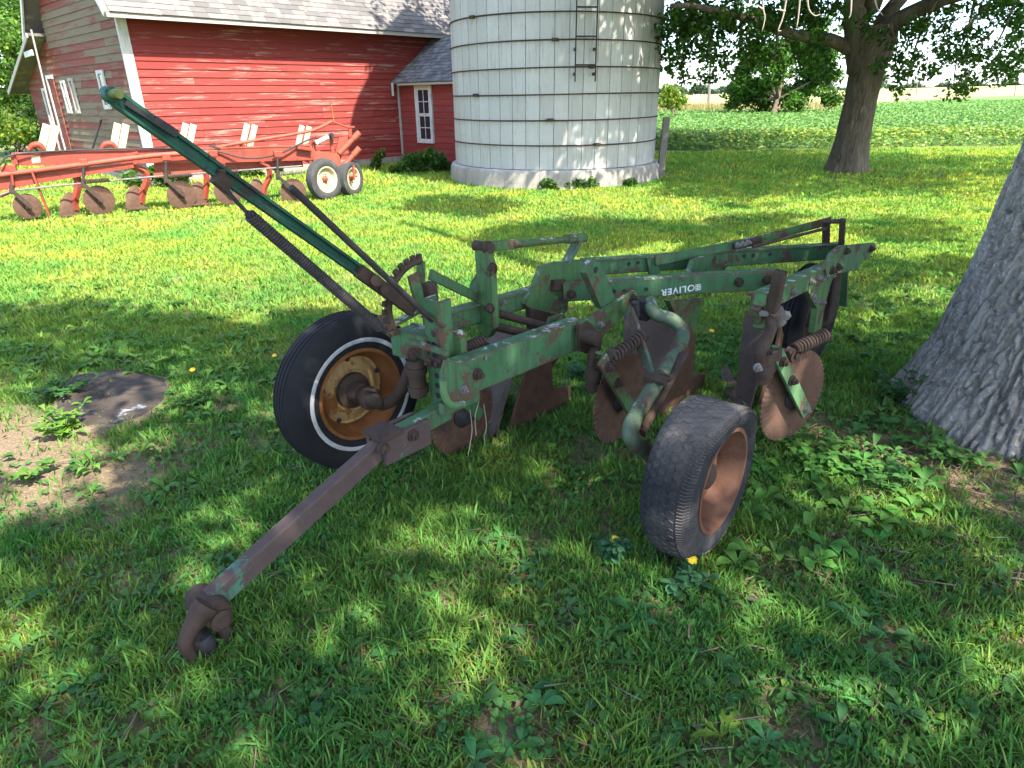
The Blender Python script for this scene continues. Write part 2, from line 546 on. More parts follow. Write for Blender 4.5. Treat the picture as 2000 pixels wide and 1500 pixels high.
def m_conc():
    t = NT('stained_concrete')
    v = t.coord()
    n = t.noise(v, 2.2, 8, 0.72)
    st = t.noise(t.coord((7, 7, 0.8)), 1.6, 6, 0.7)
    c = t.mix(n, (0.21, 0.185, 0.15), (0.34, 0.31, 0.265))
    c = t.mix(t.rng(st, 0.48, 0.68, 0, 0.8), c, (0.17, 0.15, 0.12))
    up = t.math('MULTIPLY', t.rng(t.normz(), 0.3, 0.8), t.rng(n, 0.35, 0.5))
    c = t.mix(up, c, (0.44, 0.44, 0.42))
    return t.finish(c, 0.9, t.bump(t.noise(v, 22, 6, 0.7), 0.6, 0.02), 0, 0.2)
CONCRETE = m_conc()
def m_glass():
    t = NT('dark_window_glass')
    return t.finish((0.02, 0.022, 0.028), 0.08, t.bump(t.noise(t.coord(), 3, 2), 0.05, 0.02), 0, 0.6)
GLASS = m_glass()
def m_bark(name, c1, c2, c3, sc=1.0, lichen=0.3):
    t = NT(name)
    v = t.coord((9 * sc, 9 * sc, 2.2 * sc))
    n = t.noise(v, 1.0, 8, 0.7, 0.8)
    f = t.noise(t.coord(), 45 * sc, 5, 0.7)
    c = t.mix(t.rng(n, 0.3, 0.65), c1, c2)
    c = t.mix(t.math('MULTIPLY', t.rng(f, 0.5, 0.66), lichen), c, c3)
    h = t.math('ADD', n, t.math('MULTIPLY', f, 0.35))
    return t.finish(c, 0.92, t.bump(h, 0.8, 0.02), 0, 0.15)
BARK = m_bark('furrowed_grey_bark', (0.12, 0.10, 0.08), (0.30, 0.265, 0.225), (0.42, 0.40, 0.37), 1.3, 0.7)
BARK_DARK = m_bark('brown_bark', (0.055, 0.042, 0.03), (0.15, 0.118, 0.082), (0.19, 0.165, 0.115), 1.0, 0.4)
TWIG = m_bark('pale_dead_twig', (0.32, 0.25, 0.19), (0.45, 0.38, 0.30), (0.5, 0.45, 0.38), 2.0)
def m_leaf(name, trans=0.45, rough=0.5, bright=1.0):
    t = NT(name)
    at = t.n('ShaderNodeAttribute', attribute_name='tint')
    b = t.n('ShaderNodeBsdfPrincipled')
    t.l(at.outputs['Color'], b.inputs['Base Color'])
    b.inputs['Roughness'].default_value = rough
    b.inputs['Specular IOR Level'].default_value = 0.18
    tr = t.n('ShaderNodeBsdfTranslucent')
    c = t.mix(1.0, at.outputs['Color'], (1.25 * bright, 1.25 * bright, 0.7 * bright), 'MULTIPLY')
    t.l(c, tr.inputs[0])
    ms = t.n('ShaderNodeMixShader')
    ms.inputs[0].default_value = trans
    t.l(b.outputs[0], ms.inputs[1])
    t.l(tr.outputs[0], ms.inputs[2])
    t.l(ms.outputs[0], t.out.inputs[0])
    return t.m
GRASS_M = m_leaf('grass_blade', 0.4, 0.62)
LEAF_M = m_leaf('tree_leaf', 0.5, 0.45)
WEED_M = m_leaf('weed_leaf', 0.35, 0.5)
def m_ground():
    t = NT('lawn_soil')
    v = t.coord()
    n = t.noise(v, 1.3, 8, 0.68)
    f = t.noise(v, 28, 6, 0.72)
    g = t.noise(v, 90, 4, 0.7)
    soil = t.mix(f, (0.055, 0.042, 0.03), (0.16, 0.115, 0.078))
    thatch = t.mix(g, (0.10, 0.11, 0.045), (0.26, 0.23, 0.12))
    gr = t.mix(g, (0.11, 0.15, 0.035), (0.20, 0.24, 0.065))
    c = t.mix(t.rng(f, 0.4, 0.62), soil, thatch)
    at = t.n('ShaderNodeAttribute', attribute_name='tint')
    sp = t.n('ShaderNodeSeparateColor')
    t.l(at.outputs['Color'], sp.inputs[0])
    far = sp.outputs[0]
    c = t.mix(t.math('MULTIPLY', far, t.rng(n, 0.25, 0.5, 0.6, 1.0)), c, gr)
    bare = t.mix(t.rng(g, .3, .7), (0.10, 0.07, 0.045), (0.36, 0.25, 0.165))
    c = t.mix(t.math('MULTIPLY', sp.outputs[1], t.rng(f, 0.3, 0.6, 0.5, 1.0)), c, bare)
    return t.finish(c, 0.95, t.bump(t.math('ADD', f, g), 0.8, 0.02), 0, 0.1)
GROUND_M = m_ground()
# ------------------------------------------------------------------ ground
BARE = [(-20, 880, .5, .95), (60, 930, .44, .95), (190, 940, .34, .95), (330, 880, .2, .6), (120, 870, .3, .8), (445, 790, .12, .6), (1720, 1255, .13, .8), (1640, 1060, .12, .8), (1900, 930, .34, .95), (1840, 880, .3, .95), (1720, 870, .22, .9),
        (1965, 985, .22, .9), (1770, 850, .25, .7), (1620, 845, .22, .6), (1005, 1425, .1, .8), (1000, 1245, .09, .8), (1265, 1185, .05, .7), (20, 1010, .2, .7),
        (250, 1000, .16, .6), (1480, 1080, .1, .6), (1070, 960, .07, .7), (1560, 1430, .09, .6), (700, 1290, .07, .5), (850, 1180, .07, .5), (60, 1440, .08, .6), (1850, 1180, .1, .7), (620, 1080, .06, .5)]
BAREW = [(*gp(x, y)[:2], r, a) for x, y, r, a in BARE]
NPERM = RNG.random((64, 64))
def vnoise(x, y):
    """cheap tiling value noise, numpy"""
    x, y = np.asarray(x, float), np.asarray(y, float)
    xi, yi = np.floor(x).astype(int), np.floor(y).astype(int)
    fx, fy = x - xi, y - yi
    fx, fy = fx * fx * (3 - 2 * fx), fy * fy * (3 - 2 * fy)
    g = lambda a, b: NPERM[a % 64, b % 64]
    return (g(xi, yi) * (1 - fx) + g(xi + 1, yi) * fx) * (1 - fy) + (g(xi, yi + 1) * (1 - fx) + g(xi + 1, yi + 1) * fx) * fy
def fbm(x, y, o=3):
    return sum(vnoise(x * 2 ** k + 7 * k, y * 2 ** k + 13 * k) * 0.5 ** k for k in range(o)) / (2 - 0.5 ** (o - 1))
def gh(x, y):
    d = np.hypot(x, y)
    return (fbm(x * 1.7, y * 1.7) - 0.5) * 0.045 * np.exp(-d / 14) + (fbm(x * 7, y * 7, 2) - 0.5) * 0.018 * np.exp(-d / 6)
def bareness(x, y):
    b = np.zeros_like(np.asarray(x, float))
    wob = (fbm(np.asarray(x) * 5, np.asarray(y) * 5) - 0.5) * 0.9
    for cx, cy, r, a in BAREW:
        d = np.hypot(x - cx, y - cy) / r + wob
        b = np.maximum(b, a * np.clip(1.6 - 1.2 * d, 0, 1))
    return b
NA = 200
rings = np.concatenate([[0.0], np.geomspace(0.25, 2600, 190)])
gv, gf, gc = [], [], []
ang = np.arange(NA) / NA * 2 * PI
for r in rings:
    x, y = r * np.sin(ang), r * np.cos(ang)
    gv.append(np.stack([x, y, gh(x, y)], 1))
    gc.append(np.stack([np.clip((r - 2.0) / 6.0, 0.12, 0.9) * np.ones(NA), bareness(x, y), 0 * x], 1))
gv, gc = np.concatenate(gv), np.concatenate(gc)
k = np.arange(NA)
gq = np.concatenate([np.stack([i * NA + k, (i + 1) * NA + k, (i + 1) * NA + (k + 1) % NA, i * NA + (k + 1) % NA], 1) for i in range(len(rings) - 1)])
lawn = link('ground', fastmesh('ground', gv, None, gq[:, ::-1], gc, GROUND_M, True), None, 'structure')

def m_field(name, c1, c2, c3, s1, s2):
    t = NT(name)
    v = t.coord()
    a, b = t.noise(v, s1, 6, 0.7), t.noise(v, s2, 4, 0.6)
    c = t.mix(t.rng(a, 0.35, 0.65), c1, c2)
    c = t.mix(t.rng(b, 0.45, 0.65, 0, 0.7), c, c3)
    return t.finish(c, 0.95, t.bump(a, 1.0, 0.2), 0, 0.1)
SOYSOIL = m_field('soybean_canopy_ground', (0.10, 0.20, 0.05), (0.15, 0.26, 0.08), (0.09, 0.16, 0.04), 3.0, 0.4)
STRAW = m_field('ripe_crop', (0.30, 0.27, 0.10), (0.38, 0.33, 0.14), (0.24, 0.26, 0.09), 1.5, 0.05)
# soybean block: near edge about 21 m away, far edge running off to the right
def soy_far(az):            # distance of the far edge by azimuth in degrees
    return np.interp(az, [5, 11, 18, 25, 30, 36, 60], [64, 68, 72, 82, 120, 260, 330])
sv, sq = [], []
azs = np.radians(np.linspace(8, 60, 60))
nr = 30
for i in range(nr + 1):
    for a in azs:
        r0, r1 = 21.3 / math.cos(a) * (1.0 + 0.004 * math.sin(a * 40)), soy_far(math.degrees(a))
        rr = r0 * (r1 / r0) ** (i / nr)
        sv.append((rr * math.sin(a), rr * math.cos(a), -0.03 + 0.27 * min(1, i / 3.0)))
na = len(azs)
for i in range(nr):
    for j in range(na - 1):
        sq.append((i * na + j, i * na + j + 1, (i + 1) * na + j + 1, (i + 1) * na + j))
crop = link('crop_field', fastmesh('crop_field', np.array(sv), None, sq, None, SOYSOIL, True), None, 'structure')
# far ripe field rising gently to the right
fv, fq = [], []
azs2 = np.radians(np.linspace(4, 62, 60))
for i in range(25):
    for a in azs2:
        r0 = soy_far(math.degrees(a)) - 0.5
        rr = r0 * (1300 / r0) ** (i / 24)
        rise = np.clip((rr - r0) / 800, 0, 1) ** 0.85 * np.clip((math.degrees(a) - 10) / 25, 0.12, 1) * 6.5
        fv.append((rr * math.sin(a), rr * math.cos(a), 0.26 + rise))
na = len(azs2)
for i in range(24):
    for j in range(na - 1):
        fq.append((i * na + j, i * na + j + 1, (i + 1) * na + j + 1, (i + 1) * na + j))
farf = link('far_field', fastmesh('far_field', np.array(fv), None, fq, None, STRAW, True), None, 'structure')

# ------------------------------------------------------------------ barn (local frame: x along the front wall, y back, z up)
bc, be = gp(300, 362), gp(775, 318)
bu = unit(be - bc)
bn = np.array([-bu[1], bu[0], 0])
BROT = math.atan2(bu[1], bu[0])
def barnpt(x, y, z):
    return bc + bu * x + bn * y + np.array([0, 0, z])
barn = thing('barn', 'old red clapboard barn with grey shingle roof and white corner board', 'barn', bc, rotz=BROT, world=False)
BL, BW, BH, SLOPE = 9.4, 4.75, 3.46, math.tan(rad(48))
RIDGE = BH + BW / 2 * SLOPE
m = MB().box(0.03, BL, 0.03, BW, -0.1, BH)
m.add([(0.03, 0.03, BH), (0.03, BW, BH), (0.03, BW / 2, RIDGE - .05), (BL, 0.03, BH), (BL, BW, BH), (BL, BW / 2, RIDGE - .05)],
      [(0, 2, 1), (3, 4, 5), (0, 3, 5, 2), (1, 2, 5, 4)])
m.build('wall', DARKWOOD, barn, 0)
m = MB().box(-0.02, BL, -0.035, 0.03, -0.1, 0.16)
m.box(-0.035, 0.03, -0.02, 7.4, -0.1, 0.14)
m.build('foundation', CONCRETE, barn, 0)
STEP = 0.142
def board_front(x0, x1, z0, mat, par, jit=0.0):
    z1 = z0 + STEP + 0.012
    ya, yb = -0.028 - jit, -0.010 - jit
    m = MB().add([(x0, ya, z0), (x1, ya, z0), (x1, yb, z1), (x0, yb, z1), (x0, 0.03, z0), (x1, 0.03, z0), (x1, 0.03, z1), (x0, 0.03, z1)],
                 [(0, 1, 2, 3), (4, 7, 6, 5), (0, 4, 5, 1), (3, 2, 6, 7), (0, 3, 7, 4), (1, 5, 6, 2)])
    return m.build('siding_board', mat, par, 0)
def board_side(y0, y1, z0, mat, par, x=0.0, sgn=-1, y1t=None, jit=0.0):
    z1 = z0 + STEP + 0.012
    xa, xb, xc = x + sgn * (0.028 + jit), x + sgn * (0.010 + jit), x - sgn * 0.03
    t = y1 if y1t is None else y1t
    s = y0[1] if isinstance(y0, tuple) else y0
    y0 = y0[0] if isinstance(y0, tuple) else y0
    m = MB().add([(xa, y0, z0), (xa, y1, z0), (xb, t, z1), (xb, s, z1), (xc, y0, z0), (xc, y1, z0), (xc, t, z1), (xc, s, z1)],
                 [(0, 3, 2, 1), (4, 5, 6, 7), (0, 1, 5, 4), (3, 7, 6, 2), (0, 4, 7, 3), (1, 2, 6, 5)])
    return m.build('siding_board', mat, par, 0)
rr = random.Random(3)
z = 0.16
while z < BH - 0.02:
    cuts = [0.10] + sorted(rr.sample([1.2, 1.9, 2.6, 3.3, 4.1, 4.8, 5.5, 6.2, 7.0, 7.9], rr.choice([1, 2, 2, 3]))) + [BL]
    for a, b in zip(cuts, cuts[1:]):
        board_front(a + 0.0015, b - 0.0015, z, SIDING, barn, rr.uniform(0, 0.004))
    z += STEP
z = 0.16
k = 0
while z < RIDGE - 0.2:
    if z < BH - 0.1:
        cuts = [0.05] + sorted(rr.sample([0.9, 1.7, 2.25, 2.3, 3.0, 3.9], rr.choice([1, 2]))) + [BW]
        for a, b in zip(cuts, cuts[1:]):
            mt = SIDING_GREYRED if (a > 3.0 or rr.random() < 0.25) else SIDING_GREY
            board_side(a + 0.0015, b - 0.0015, z, mt, barn, jit=rr.uniform(0, 0.007))
    else:
        ins, ins2 = max(0, (z - BH) / SLOPE), max(0, (z + STEP - BH) / SLOPE)
        mid = BW / 2 + rr.uniform(-.6, .6)
        if BW - 2 * ins2 > 1.6:
            board_side((ins, ins2), mid - .002, z, SIDING_GREY, barn, jit=rr.uniform(0, .006))
            board_side(mid + .002, BW - ins, z, SIDING_GREYRED, barn, y1t=BW - ins2, jit=rr.uniform(0, .006))
        else:
            board_side((ins, ins2), BW - ins, z, SIDING_GREY, barn, y1t=BW - ins2)
    z += STEP
# lean-to bay on the far left, same plane as the gable
LT_Y1 = 7.4
def lt_top(y):
    return np.interp(y, [4.75, 8.05], [2.95, 1.80])
m = MB().add([(0.03, 4.75, -.1), (0.03, LT_Y1, -.1), (0.03, LT_Y1, lt_top(LT_Y1) - .03), (0.03, 4.75, lt_top(4.75) - .03),
              (BL - 2, 4.75, -.1), (BL - 2, LT_Y1, -.1), (BL - 2, LT_Y1, lt_top(LT_Y1) - .03), (BL - 2, 4.75, lt_top(4.75) - .03)],
             [(0, 3, 2, 1), (4, 5, 6, 7), (0, 1, 5, 4), (1, 2, 6, 5), (2, 3, 7, 6), (0, 4, 7, 3)])
m.build('lean_to_wall', DARKWOOD, barn, 0)
z = 0.16
while z < 2.8:
    def yl(zz):
        return float(np.interp(zz, [1.80, 2.95], [8.05, 4.75])) if zz > 1.99 else LT_Y1
    y1, y1t = min(LT_Y1, yl(z)), min(LT_Y1, yl(z + STEP))
    if y1t > 4.95:
        board_side(4.755, y1, z, SIDING_GREYRED, barn, y1t=y1t, jit=rr.uniform(0, .004))
    z += STEP
# corner board, trims
MB().box(-0.045, 0.13, -0.05, -0.029, 0.12, BH + 0.02).build('corner_board', WHITE_PAINT, barn, 0)
MB().box(-0.047, -0.031, -0.0285, 0.02, 0.12, BH + 0.02).build('corner_board', WHITE_PAINT, barn, 0)
# roof: front and back slopes
OH, RK = 0.46, 0.36
c48, s48 = math.cos(rad(48)), math.sin(rad(48))
def roofpt(x, d, off=0.0):         # d = distance up the front slope from the wall line (negative: overhang)
    return (x, d * c48 - off * s48, BH + 0.06 + d * s48 + off * c48)
Lf = (BW / 2) / c48
def slab(m, x0, x1, d0, d1, t, fn):
    p = [fn(x, d, o) for o in (0, t) for d in (d0, d1) for x in (x0, x1)]
    m.add(p, [(0, 2, 3, 1), (4, 5, 7, 6), (0, 1, 5, 4), (2, 6, 7, 3), (0, 4, 6, 2), (1, 3, 7, 5)])
    return m
roof = slab(MB(), -RK, BL + RK, -OH / c48, Lf, 0.05, roofpt).build('roof', SHINGLE, barn, 0)
slab(MB(), -RK, BL + RK, -0.86, Lf, 0.05, lambda x, d, o=0: (x, BW - roofpt(x, d, o)[1], roofpt(x, d, o)[2])).build('rear_roof', SHINGLE, barn, 0)
slab(MB(), -RK - 0.005, -RK + 0.03, -OH / c48 - .005, Lf, 0.10, lambda x, d, o: roofpt(x, d, o - 0.06)).build('rake_board', WHITE_PAINT, barn, 0)
slab(MB(), -RK - 0.005, -RK + 0.03, -0.865, Lf, 0.10, lambda x, d, o: (x, BW - roofpt(x, d, o - .06)[1], roofpt(x, d, o - .06)[2])).build('rake_board', WHITE_PAINT, barn, 0)
e0 = roofpt(0, -OH / c48)
MB().box(-RK + .031, BL + RK, e0[1] - 0.032, e0[1] - 0.004, e0[2] - 0.05, e0[2] + 0.055).build('eave_fascia', OLDWOOD, barn, 0)
for i in range(15):
    x = 0.25 + i * 0.64
    MB().bar(roofpt(x, -OH / c48 + .05, -0.035), roofpt(x, 0.1, -0.035), 0.045, 0.06).build('rafter_tail', WHITE_PAINT, barn, 0)
# soffit boards of the left eave seen from below
y0, z0 = BW + OH, 2.95
MB().add([(-RK, 4.78, 2.98), (BL, 4.78, 2.98), (BL, 8.05, 1.80), (-RK, 8.05, 1.80), (-RK, 4.78, 3.04), (BL, 4.78, 3.04), (BL, 8.05, 1.86), (-RK, 8.05, 1.86)],
         [(0, 1, 2, 3), (4, 7, 6, 5), (0, 4, 5, 1), (1, 5, 6, 2), (2, 6, 7, 3), (3, 7, 4, 0)]).build('lean_to_roof', SHINGLE, barn, 0)
MB().bar((-RK - .02, 4.78, 2.99), (-RK - .02, 8.06, 1.82), 0.03, 0.10).build('rake_board', OLDWOOD, barn, 0)
MB().bar((-RK + .005, 5.52, 2.62), (-RK + .005, 4.80, 2.64), 0.03, 0.12).build('eave_return', WHITE_PAINT, barn, 0)
# shingles on the front slope: one course after another, each tab a piece
EXP, TW = 0.135, 0.30
sm_ = slab(MB(), 0.0015, TW - 0.0015, 0, EXP + 0.03, 0.012, lambda x, d, o: (x, d * c48 - (o + 0.052 + 0.010 * (1 - d / .16)) * s48, d * s48 + (o + 0.052 + 0.010 * (1 - d / .16)) * c48)).mesh('shingle', SHINGLE, None, 0)
nshing = 0
for cse in range(9):
    d = -OH / c48 - 0.012 + cse * EXP
    off = rr.choice([0, .15, .08, .22])
    x = -RK - off
    while x < BL + RK - 0.31:
        x += TW
        if nshing < 295 and x > -RK:
            p = roofpt(x, d)
            o = share('shingle', sm_, roof, loc=(x, p[1], p[2] + rr.uniform(-.002, .003)))
            nshing += 1
# gable windows, door, trims
def window(y0, y1, z0, z1, panes=(1, 2), fw=0.07, mat=WHITE_PAINT, broken=False):
    w = MB()
    X = -0.062
    w.box(X, -0.03, y0 - fw, y0, z0 - fw, z1 + fw)
    w.box(X, -0.03, y1, y1 + fw, z0 - fw, z1 + fw)
    w.box(X + .002, -0.03, y0, y1, z1, z1 + fw)
    w.box(X - .02, -0.03, y0, y1, z0 - fw, z0)
    fr = w.build('window', mat, barn, 0)
    nx, nz = panes
    for i in range(nx):
        for j in range(nz):
            a, b = y0 + (y1 - y0) * i / nx, y0 + (y1 - y0) * (i + 1) / nx
            c, d = z0 + (z1 - z0) * j / nz, z0 + (z1 - z0) * (j + 1) / nz
            MB().box(-0.042, -0.039, a + .012, b - .012, c + .012, d - .012).build('pane', GLASS, fr, 0)
            mm = MB()
            mm.box(-0.052, -0.036, a, b, c - .012, c + .012)
            mm.box(-0.0525, -0.036, a - .012, a + .012, c + .012, d - .012)
            mm.build('muntin', mat, fr, 0)
    return fr
window(1.40, 1.66, 1.50, 2.10)
window(4.18, 4.36, 1.40, 1.98, (1, 2), 0.06)
window(3.52, 3.72, 1.40, 2.02, (1, 1), 0.06, OLDWOOD)
window(5.92, 6.10, 1.10, 1.84, (1, 1), 0.07)
dr = MB().box(-0.055, -0.03, 4.95, 5.38, 0.14, 2.10).build('door', SIDING_GREYRED, barn, 0)
dk = MB().box(-0.075, -0.031, 5.38, 5.46, 0.14, 2.18)
dk.box(-0.073, -0.031, 4.95, 5.38, 2.10, 2.18)
dk.build('door_frame', WHITE_PAINT, dr, 0)
MB().cyl((-0.055, 5.02, 1.25), (-0.11, 5.02, 1.25), 0.025).build('door_knob', BLACKIRON, dr)
MB().bar((-0.30, 4.66, 3.10), (-0.36, 4.74, 0.0), 0.05, 0.03, (1, 0, 0)).build('downpipe', OLDWOOD, barn, 0)
rod = MB().tube([barnpt(-0.55, 2.62, 0.0), barnpt(-0.08, 2.02, 1.22)], 0.02, 8).build('iron_rod', BLACKIRON)
tag(rod, 'dark iron rod leaning against the weathered gable wall of the barn', 'rod')

# ------------------------------------------------------------------ annex (silo room): stands out from the barn front towards the silo
annex = thing('silo_room', 'low red clapboard silo room with white sash window beside the silo', 'shed', bc, rotz=BROT, world=False)
AX0, AX1, AY = 6.35, 8.9, -2.45
MB().box(AX0 + .03, AX1, AY, -0.04, -0.1, 2.02).build('wall', DARKWOOD, annex, 0)
z = 0.12
while z < 1.93:
    cs = [-0.045, -0.66, AY] if z < 1.9 else [-0.045, AY]
    for a, b in zip(cs, cs[1:]):
        board_side(b + .002, a - .002, z, SIDING_ANNEX, annex, x=AX0, jit=rr.uniform(0, .005))
    z += STEP
MB().box(AX0 - .05, AX0 - .029, -0.10, -0.03, 0.05, 2.0).build('corner_strip', OLDWOOD, annex, 0)
def aroof(x, d, o=0.0):            # y position x, d up the slope from the wall line
    return (AX0 + d * math.cos(rad(36)) - o * math.sin(rad(36)), x, 2.06 + d * math.sin(rad(36)) + o * math.cos(rad(36)))
aro = slab(MB(), AY - 0.05, -0.055, -0.30, 1.55, 0.04, aroof).build('roof', SHINGLE_DARK, annex, 0)
slab(MB(), AY - .05, -0.055, -0.30, 1.55, 0.04, lambda x, d, o=0: (2 * (AX0 + 1.25) - aroof(x, d, o)[0], x, aroof(x, d, o)[2])).build('rear_roof', SHINGLE_DARK, annex, 0)
am = slab(MB(), 0.002, 0.238, 0, 0.15, 0.012, lambda x, d, o: (d * math.cos(rad(36)) - (o + .043 + .012 * (1 - d / .15)) * math.sin(rad(36)), x, d * math.sin(rad(36)) + (o + .043 + .012 * (1 - d / .15)) * math.cos(rad(36)))).mesh('shingle', SHINGLE_DARK, None, 0)
for cse in range(14):
    d = -0.315 + cse * 0.125
    yy = -0.30 - rr.choice([0, .12, .06])
    while yy > AY - 0.05:
        p = aroof(yy, d)
        if not (cse < 2 and yy > -0.5):
            o = share('shingle', am, aro, loc=(p[0], yy, p[2] + rr.uniform(-.003, .006)))
            o.rotation_euler = (0, 0, rr.uniform(-.02, .02))
        yy -= 0.24
MB().bar(aroof(AY - .05, -0.30, 0.005), aroof(-0.32, -0.30, 0.005), 0.02, 0.07).build('eave_board', OLDWOOD, annex, 0)
MB().box(AX0 - .32, AX0 - .28, -0.20, -0.16, 1.62, 1.92).build('hanging_bracket', WHITE_PAINT, annex, 0)
wy0, wy1, wz0, wz1 = -1.30, -0.84, 0.58, 1.78
aw = MB()
X = AX0 - 0.075
aw.box(X, AX0 - .03, wy0 - .09, wy0, wz0 - .06, wz1)
aw.box(X, AX0 - .03, wy1, wy1 + .09, wz0 - .06, wz1)
aw.box(X - .03, AX0 - .03, wy0, wy1, wz0 - .06, wz0)
aw = aw.build('window', WHITE_PAINT, annex, 0)
MB().box(X - .004, AX0 - .03, wy0 - .09, wy1 + .09, wz1, wz1 + .14).build('window_head', CREAM, aw, 0)
for sash, (za, zb, xo) in enumerate(((wz0, (wz0 + wz1) / 2, 0.0), ((wz0 + wz1) / 2, wz1, -0.012))):
    s = MB()
    xx = AX0 - 0.052 + xo
    s.box(xx, xx + .012, wy0, wy0 + .035, za, zb)
    s.box(xx, xx + .012, wy1 - .035, wy1, za, zb)
    s.box(xx + .001, xx + .012, wy0 + .035, wy1 - .035, za, za + .035)
    s.box(xx + .001, xx + .012, wy0 + .035, wy1 - .035, zb - .035, zb)
    ym, zm = (wy0 + wy1) / 2, (za + zb) / 2
    s.box(xx + .002, xx + .012, ym - .011, ym + .011, za + .035, zb - .035)
    s.box(xx + .003, xx + .012, wy0 + .035, ym - .011, zm - .009, zm + .009)
    s.box(xx + .003, xx + .012, ym + .011, wy1 - .035, zm - .009, zm + .009)
    s.build('sash', WHITE_PAINT, aw, 0)
    for (a, b) in ((wy0 + .036, ym - .012), (ym + .012, wy1 - .036)):
        for (c, d) in ((za + .036, zm - .010), (zm + .010, zb - .036)):
            MB().box(xx + .006, xx + .009, a, b, c, d).build('pane', GLASS, aw, 0)

# ------------------------------------------------------------------ silo
SIL = np.array([0.95, 14.65, 0.0])
silo = thing('silo', 'white concrete stave silo with dark iron hoops and a short ladder', 'silo', SIL, world=False)
SR, NS, RH, SZ0 = 2.05, 51, 0.42, 0.33
MB().lathe((0, 0, 0), (0, 0, 1), [(2.19, -0.1), (2.17, 0.1), (2.16, 0.26), (2.13, 0.32), (1.9, 0.325)], 96).build('plinth', CONCRETE, silo)
MB().lathe((0, 0, 0), (0, 0, 1), [(2.0, 0.2), (2.0, 6.7)], 64).build('inner_wall', CONCRETE, silo)
da = 2 * PI / NS
def stave(m, a0, z0, z1, rj=0.0):
    g = 0.0035 / SR
    n = 3
    vv, ff = [], []
    for z_ in (z0, z1):
        for r_ in (SR - .05, SR + rj):
            for i in range(n + 1):
                t = a0 - da / 2 + g + (da - 2 * g) * i / n
                rr_ = r_ - (0.004 if (i in (0, n) and r_ > SR - .02) else 0)
                vv.append((rr_ * math.cos(t), rr_ * math.sin(t), z_))
    q = n + 1
    for i in range(n):
        ff += [(q + i, q + i + 1, 3 * q + i + 1, 3 * q + i), (i, i + 1, q + i + 1, q + i)[::-1], (2 * q + i, 2 * q + i + 1, 3 * q + i + 1, 3 * q + i)]
    ff += [(0, q, 3 * q, 2 * q), (n, 2 * q + n, 3 * q + n, q + n)]
    return m.add(vv, ff)
sme = stave(MB(), 0, 0.006, RH - .006).mesh('stave', STAVE, None, 0)
rest = MB()
for row in range(15):
    z0 = SZ0 + row * RH
    for c in range(NS):
        a = c * da + 0.02
        dd = (math.degrees(a) + 90 + 180) % 360 - 180
        if row < 9 and abs(dd) < 98:
            share('stave', sme, silo, Matrix.Translation((0, 0, z0)) @ Matrix.Rotation(a + rr.uniform(-.0006, .0006), 4, 'Z') @ Matrix.Scale(1 + rr.uniform(-.0012, .0012), 4))
        else:
            stave(rest, a, z0 + .006, z0 + RH - .006)
rest.build('upper_staves', STAVE, silo, 0)['kind'] = 'stuff'
for k in range(1, 16):
    z = SZ0 + k * RH
    pts = [((SR + .012) * math.cos(t), (SR + .012) * math.sin(t), z + 0.008 * math.sin(t * 2 + k)) for t in np.linspace(0, 2 * PI, 97)]
    hp = MB().tube(pts, 0.011, 6).build('hoop', RUST, silo)
    lug = {1: [18], 2: [-6], 3: [-48], 4: [14], 5: [-4], 6: [-49], 7: [12], 8: [-3, 30]}.get(k, [])
    for dg in lug:
        a = rad(-90 + dg)
        c, t_ = np.array([math.cos(a), math.sin(a), 0]), np.array([-math.sin(a), math.cos(a), 0])
        p = c * (SR + .025) + np.array([0, 0, z + 0.005])
        lm = MB().bar(p - t_ * .055, p + t_ * .055, 0.05, 0.05, c)
        lm.bolt(p - t_ * .06, -t_, .013, .015, False)
        lm.bolt(p + t_ * .06, t_, .013, .015, False)
        lm.build('hoop_lug', RUST, hp)
MB().lathe((0, 0, 0), (0, 0, 1), [(2.14, 6.62), (2.14, 6.7), (1.40, 8.12), (0.70, 9.46), (0.12, 10.55), (0.0, 10.6)], 48).build('roof', CONCRETE, silo)  # unseen cone, height and slope shaped to cast the slanting barn-wall shadow
# ladder
la = MB()
a0, a1 = rad(-90 + 5.2), rad(-90 + 14.6)
rl = SR + 0.13
lp = [np.array([math.cos(a) * rl, math.sin(a) * rl, 0]) for a in (a0, a1)]
LZ0 = 1.78
lad = []
for p in lp:
    m = MB().bar(p + (0, 0, LZ0), p + (0, 0, 6.5), 0.035, 0.02)
    lad.append(m.build('ladder_rail', BLACKIRON, silo, 0))
k = 0
zz = LZ0 + 0.26
while zz < 6.4:
    MB().bar(lp[0] + (0, 0, zz), lp[1] + (0, 0, zz), 0.022, 0.025).build('ladder_rung', BLACKIRON, silo, 0)
    zz += 0.43
for p in lp:
    m = MB()
    for z_ in (LZ0 + .12, LZ0 + .5, LZ0 + 2.1):
        m.bar(p + (0, 0, z_), p * (SR / rl) + (0, 0, z_), 0.02, 0.05)
    m.build('ladder_bracket', RUST, silo, 0)
pp = gp(1289, 348)
tp = atY(1302, 229, pp[1] + 0.02)
wp = MB().bar(pp - (0, 0, .05), tp, 0.13, 0.09, (0, 1, 0), 0.08).build('wooden_post', DARKWOOD, None, 0)
tag(wp, 'grey weathered wooden post standing against the right side of the silo', 'post')
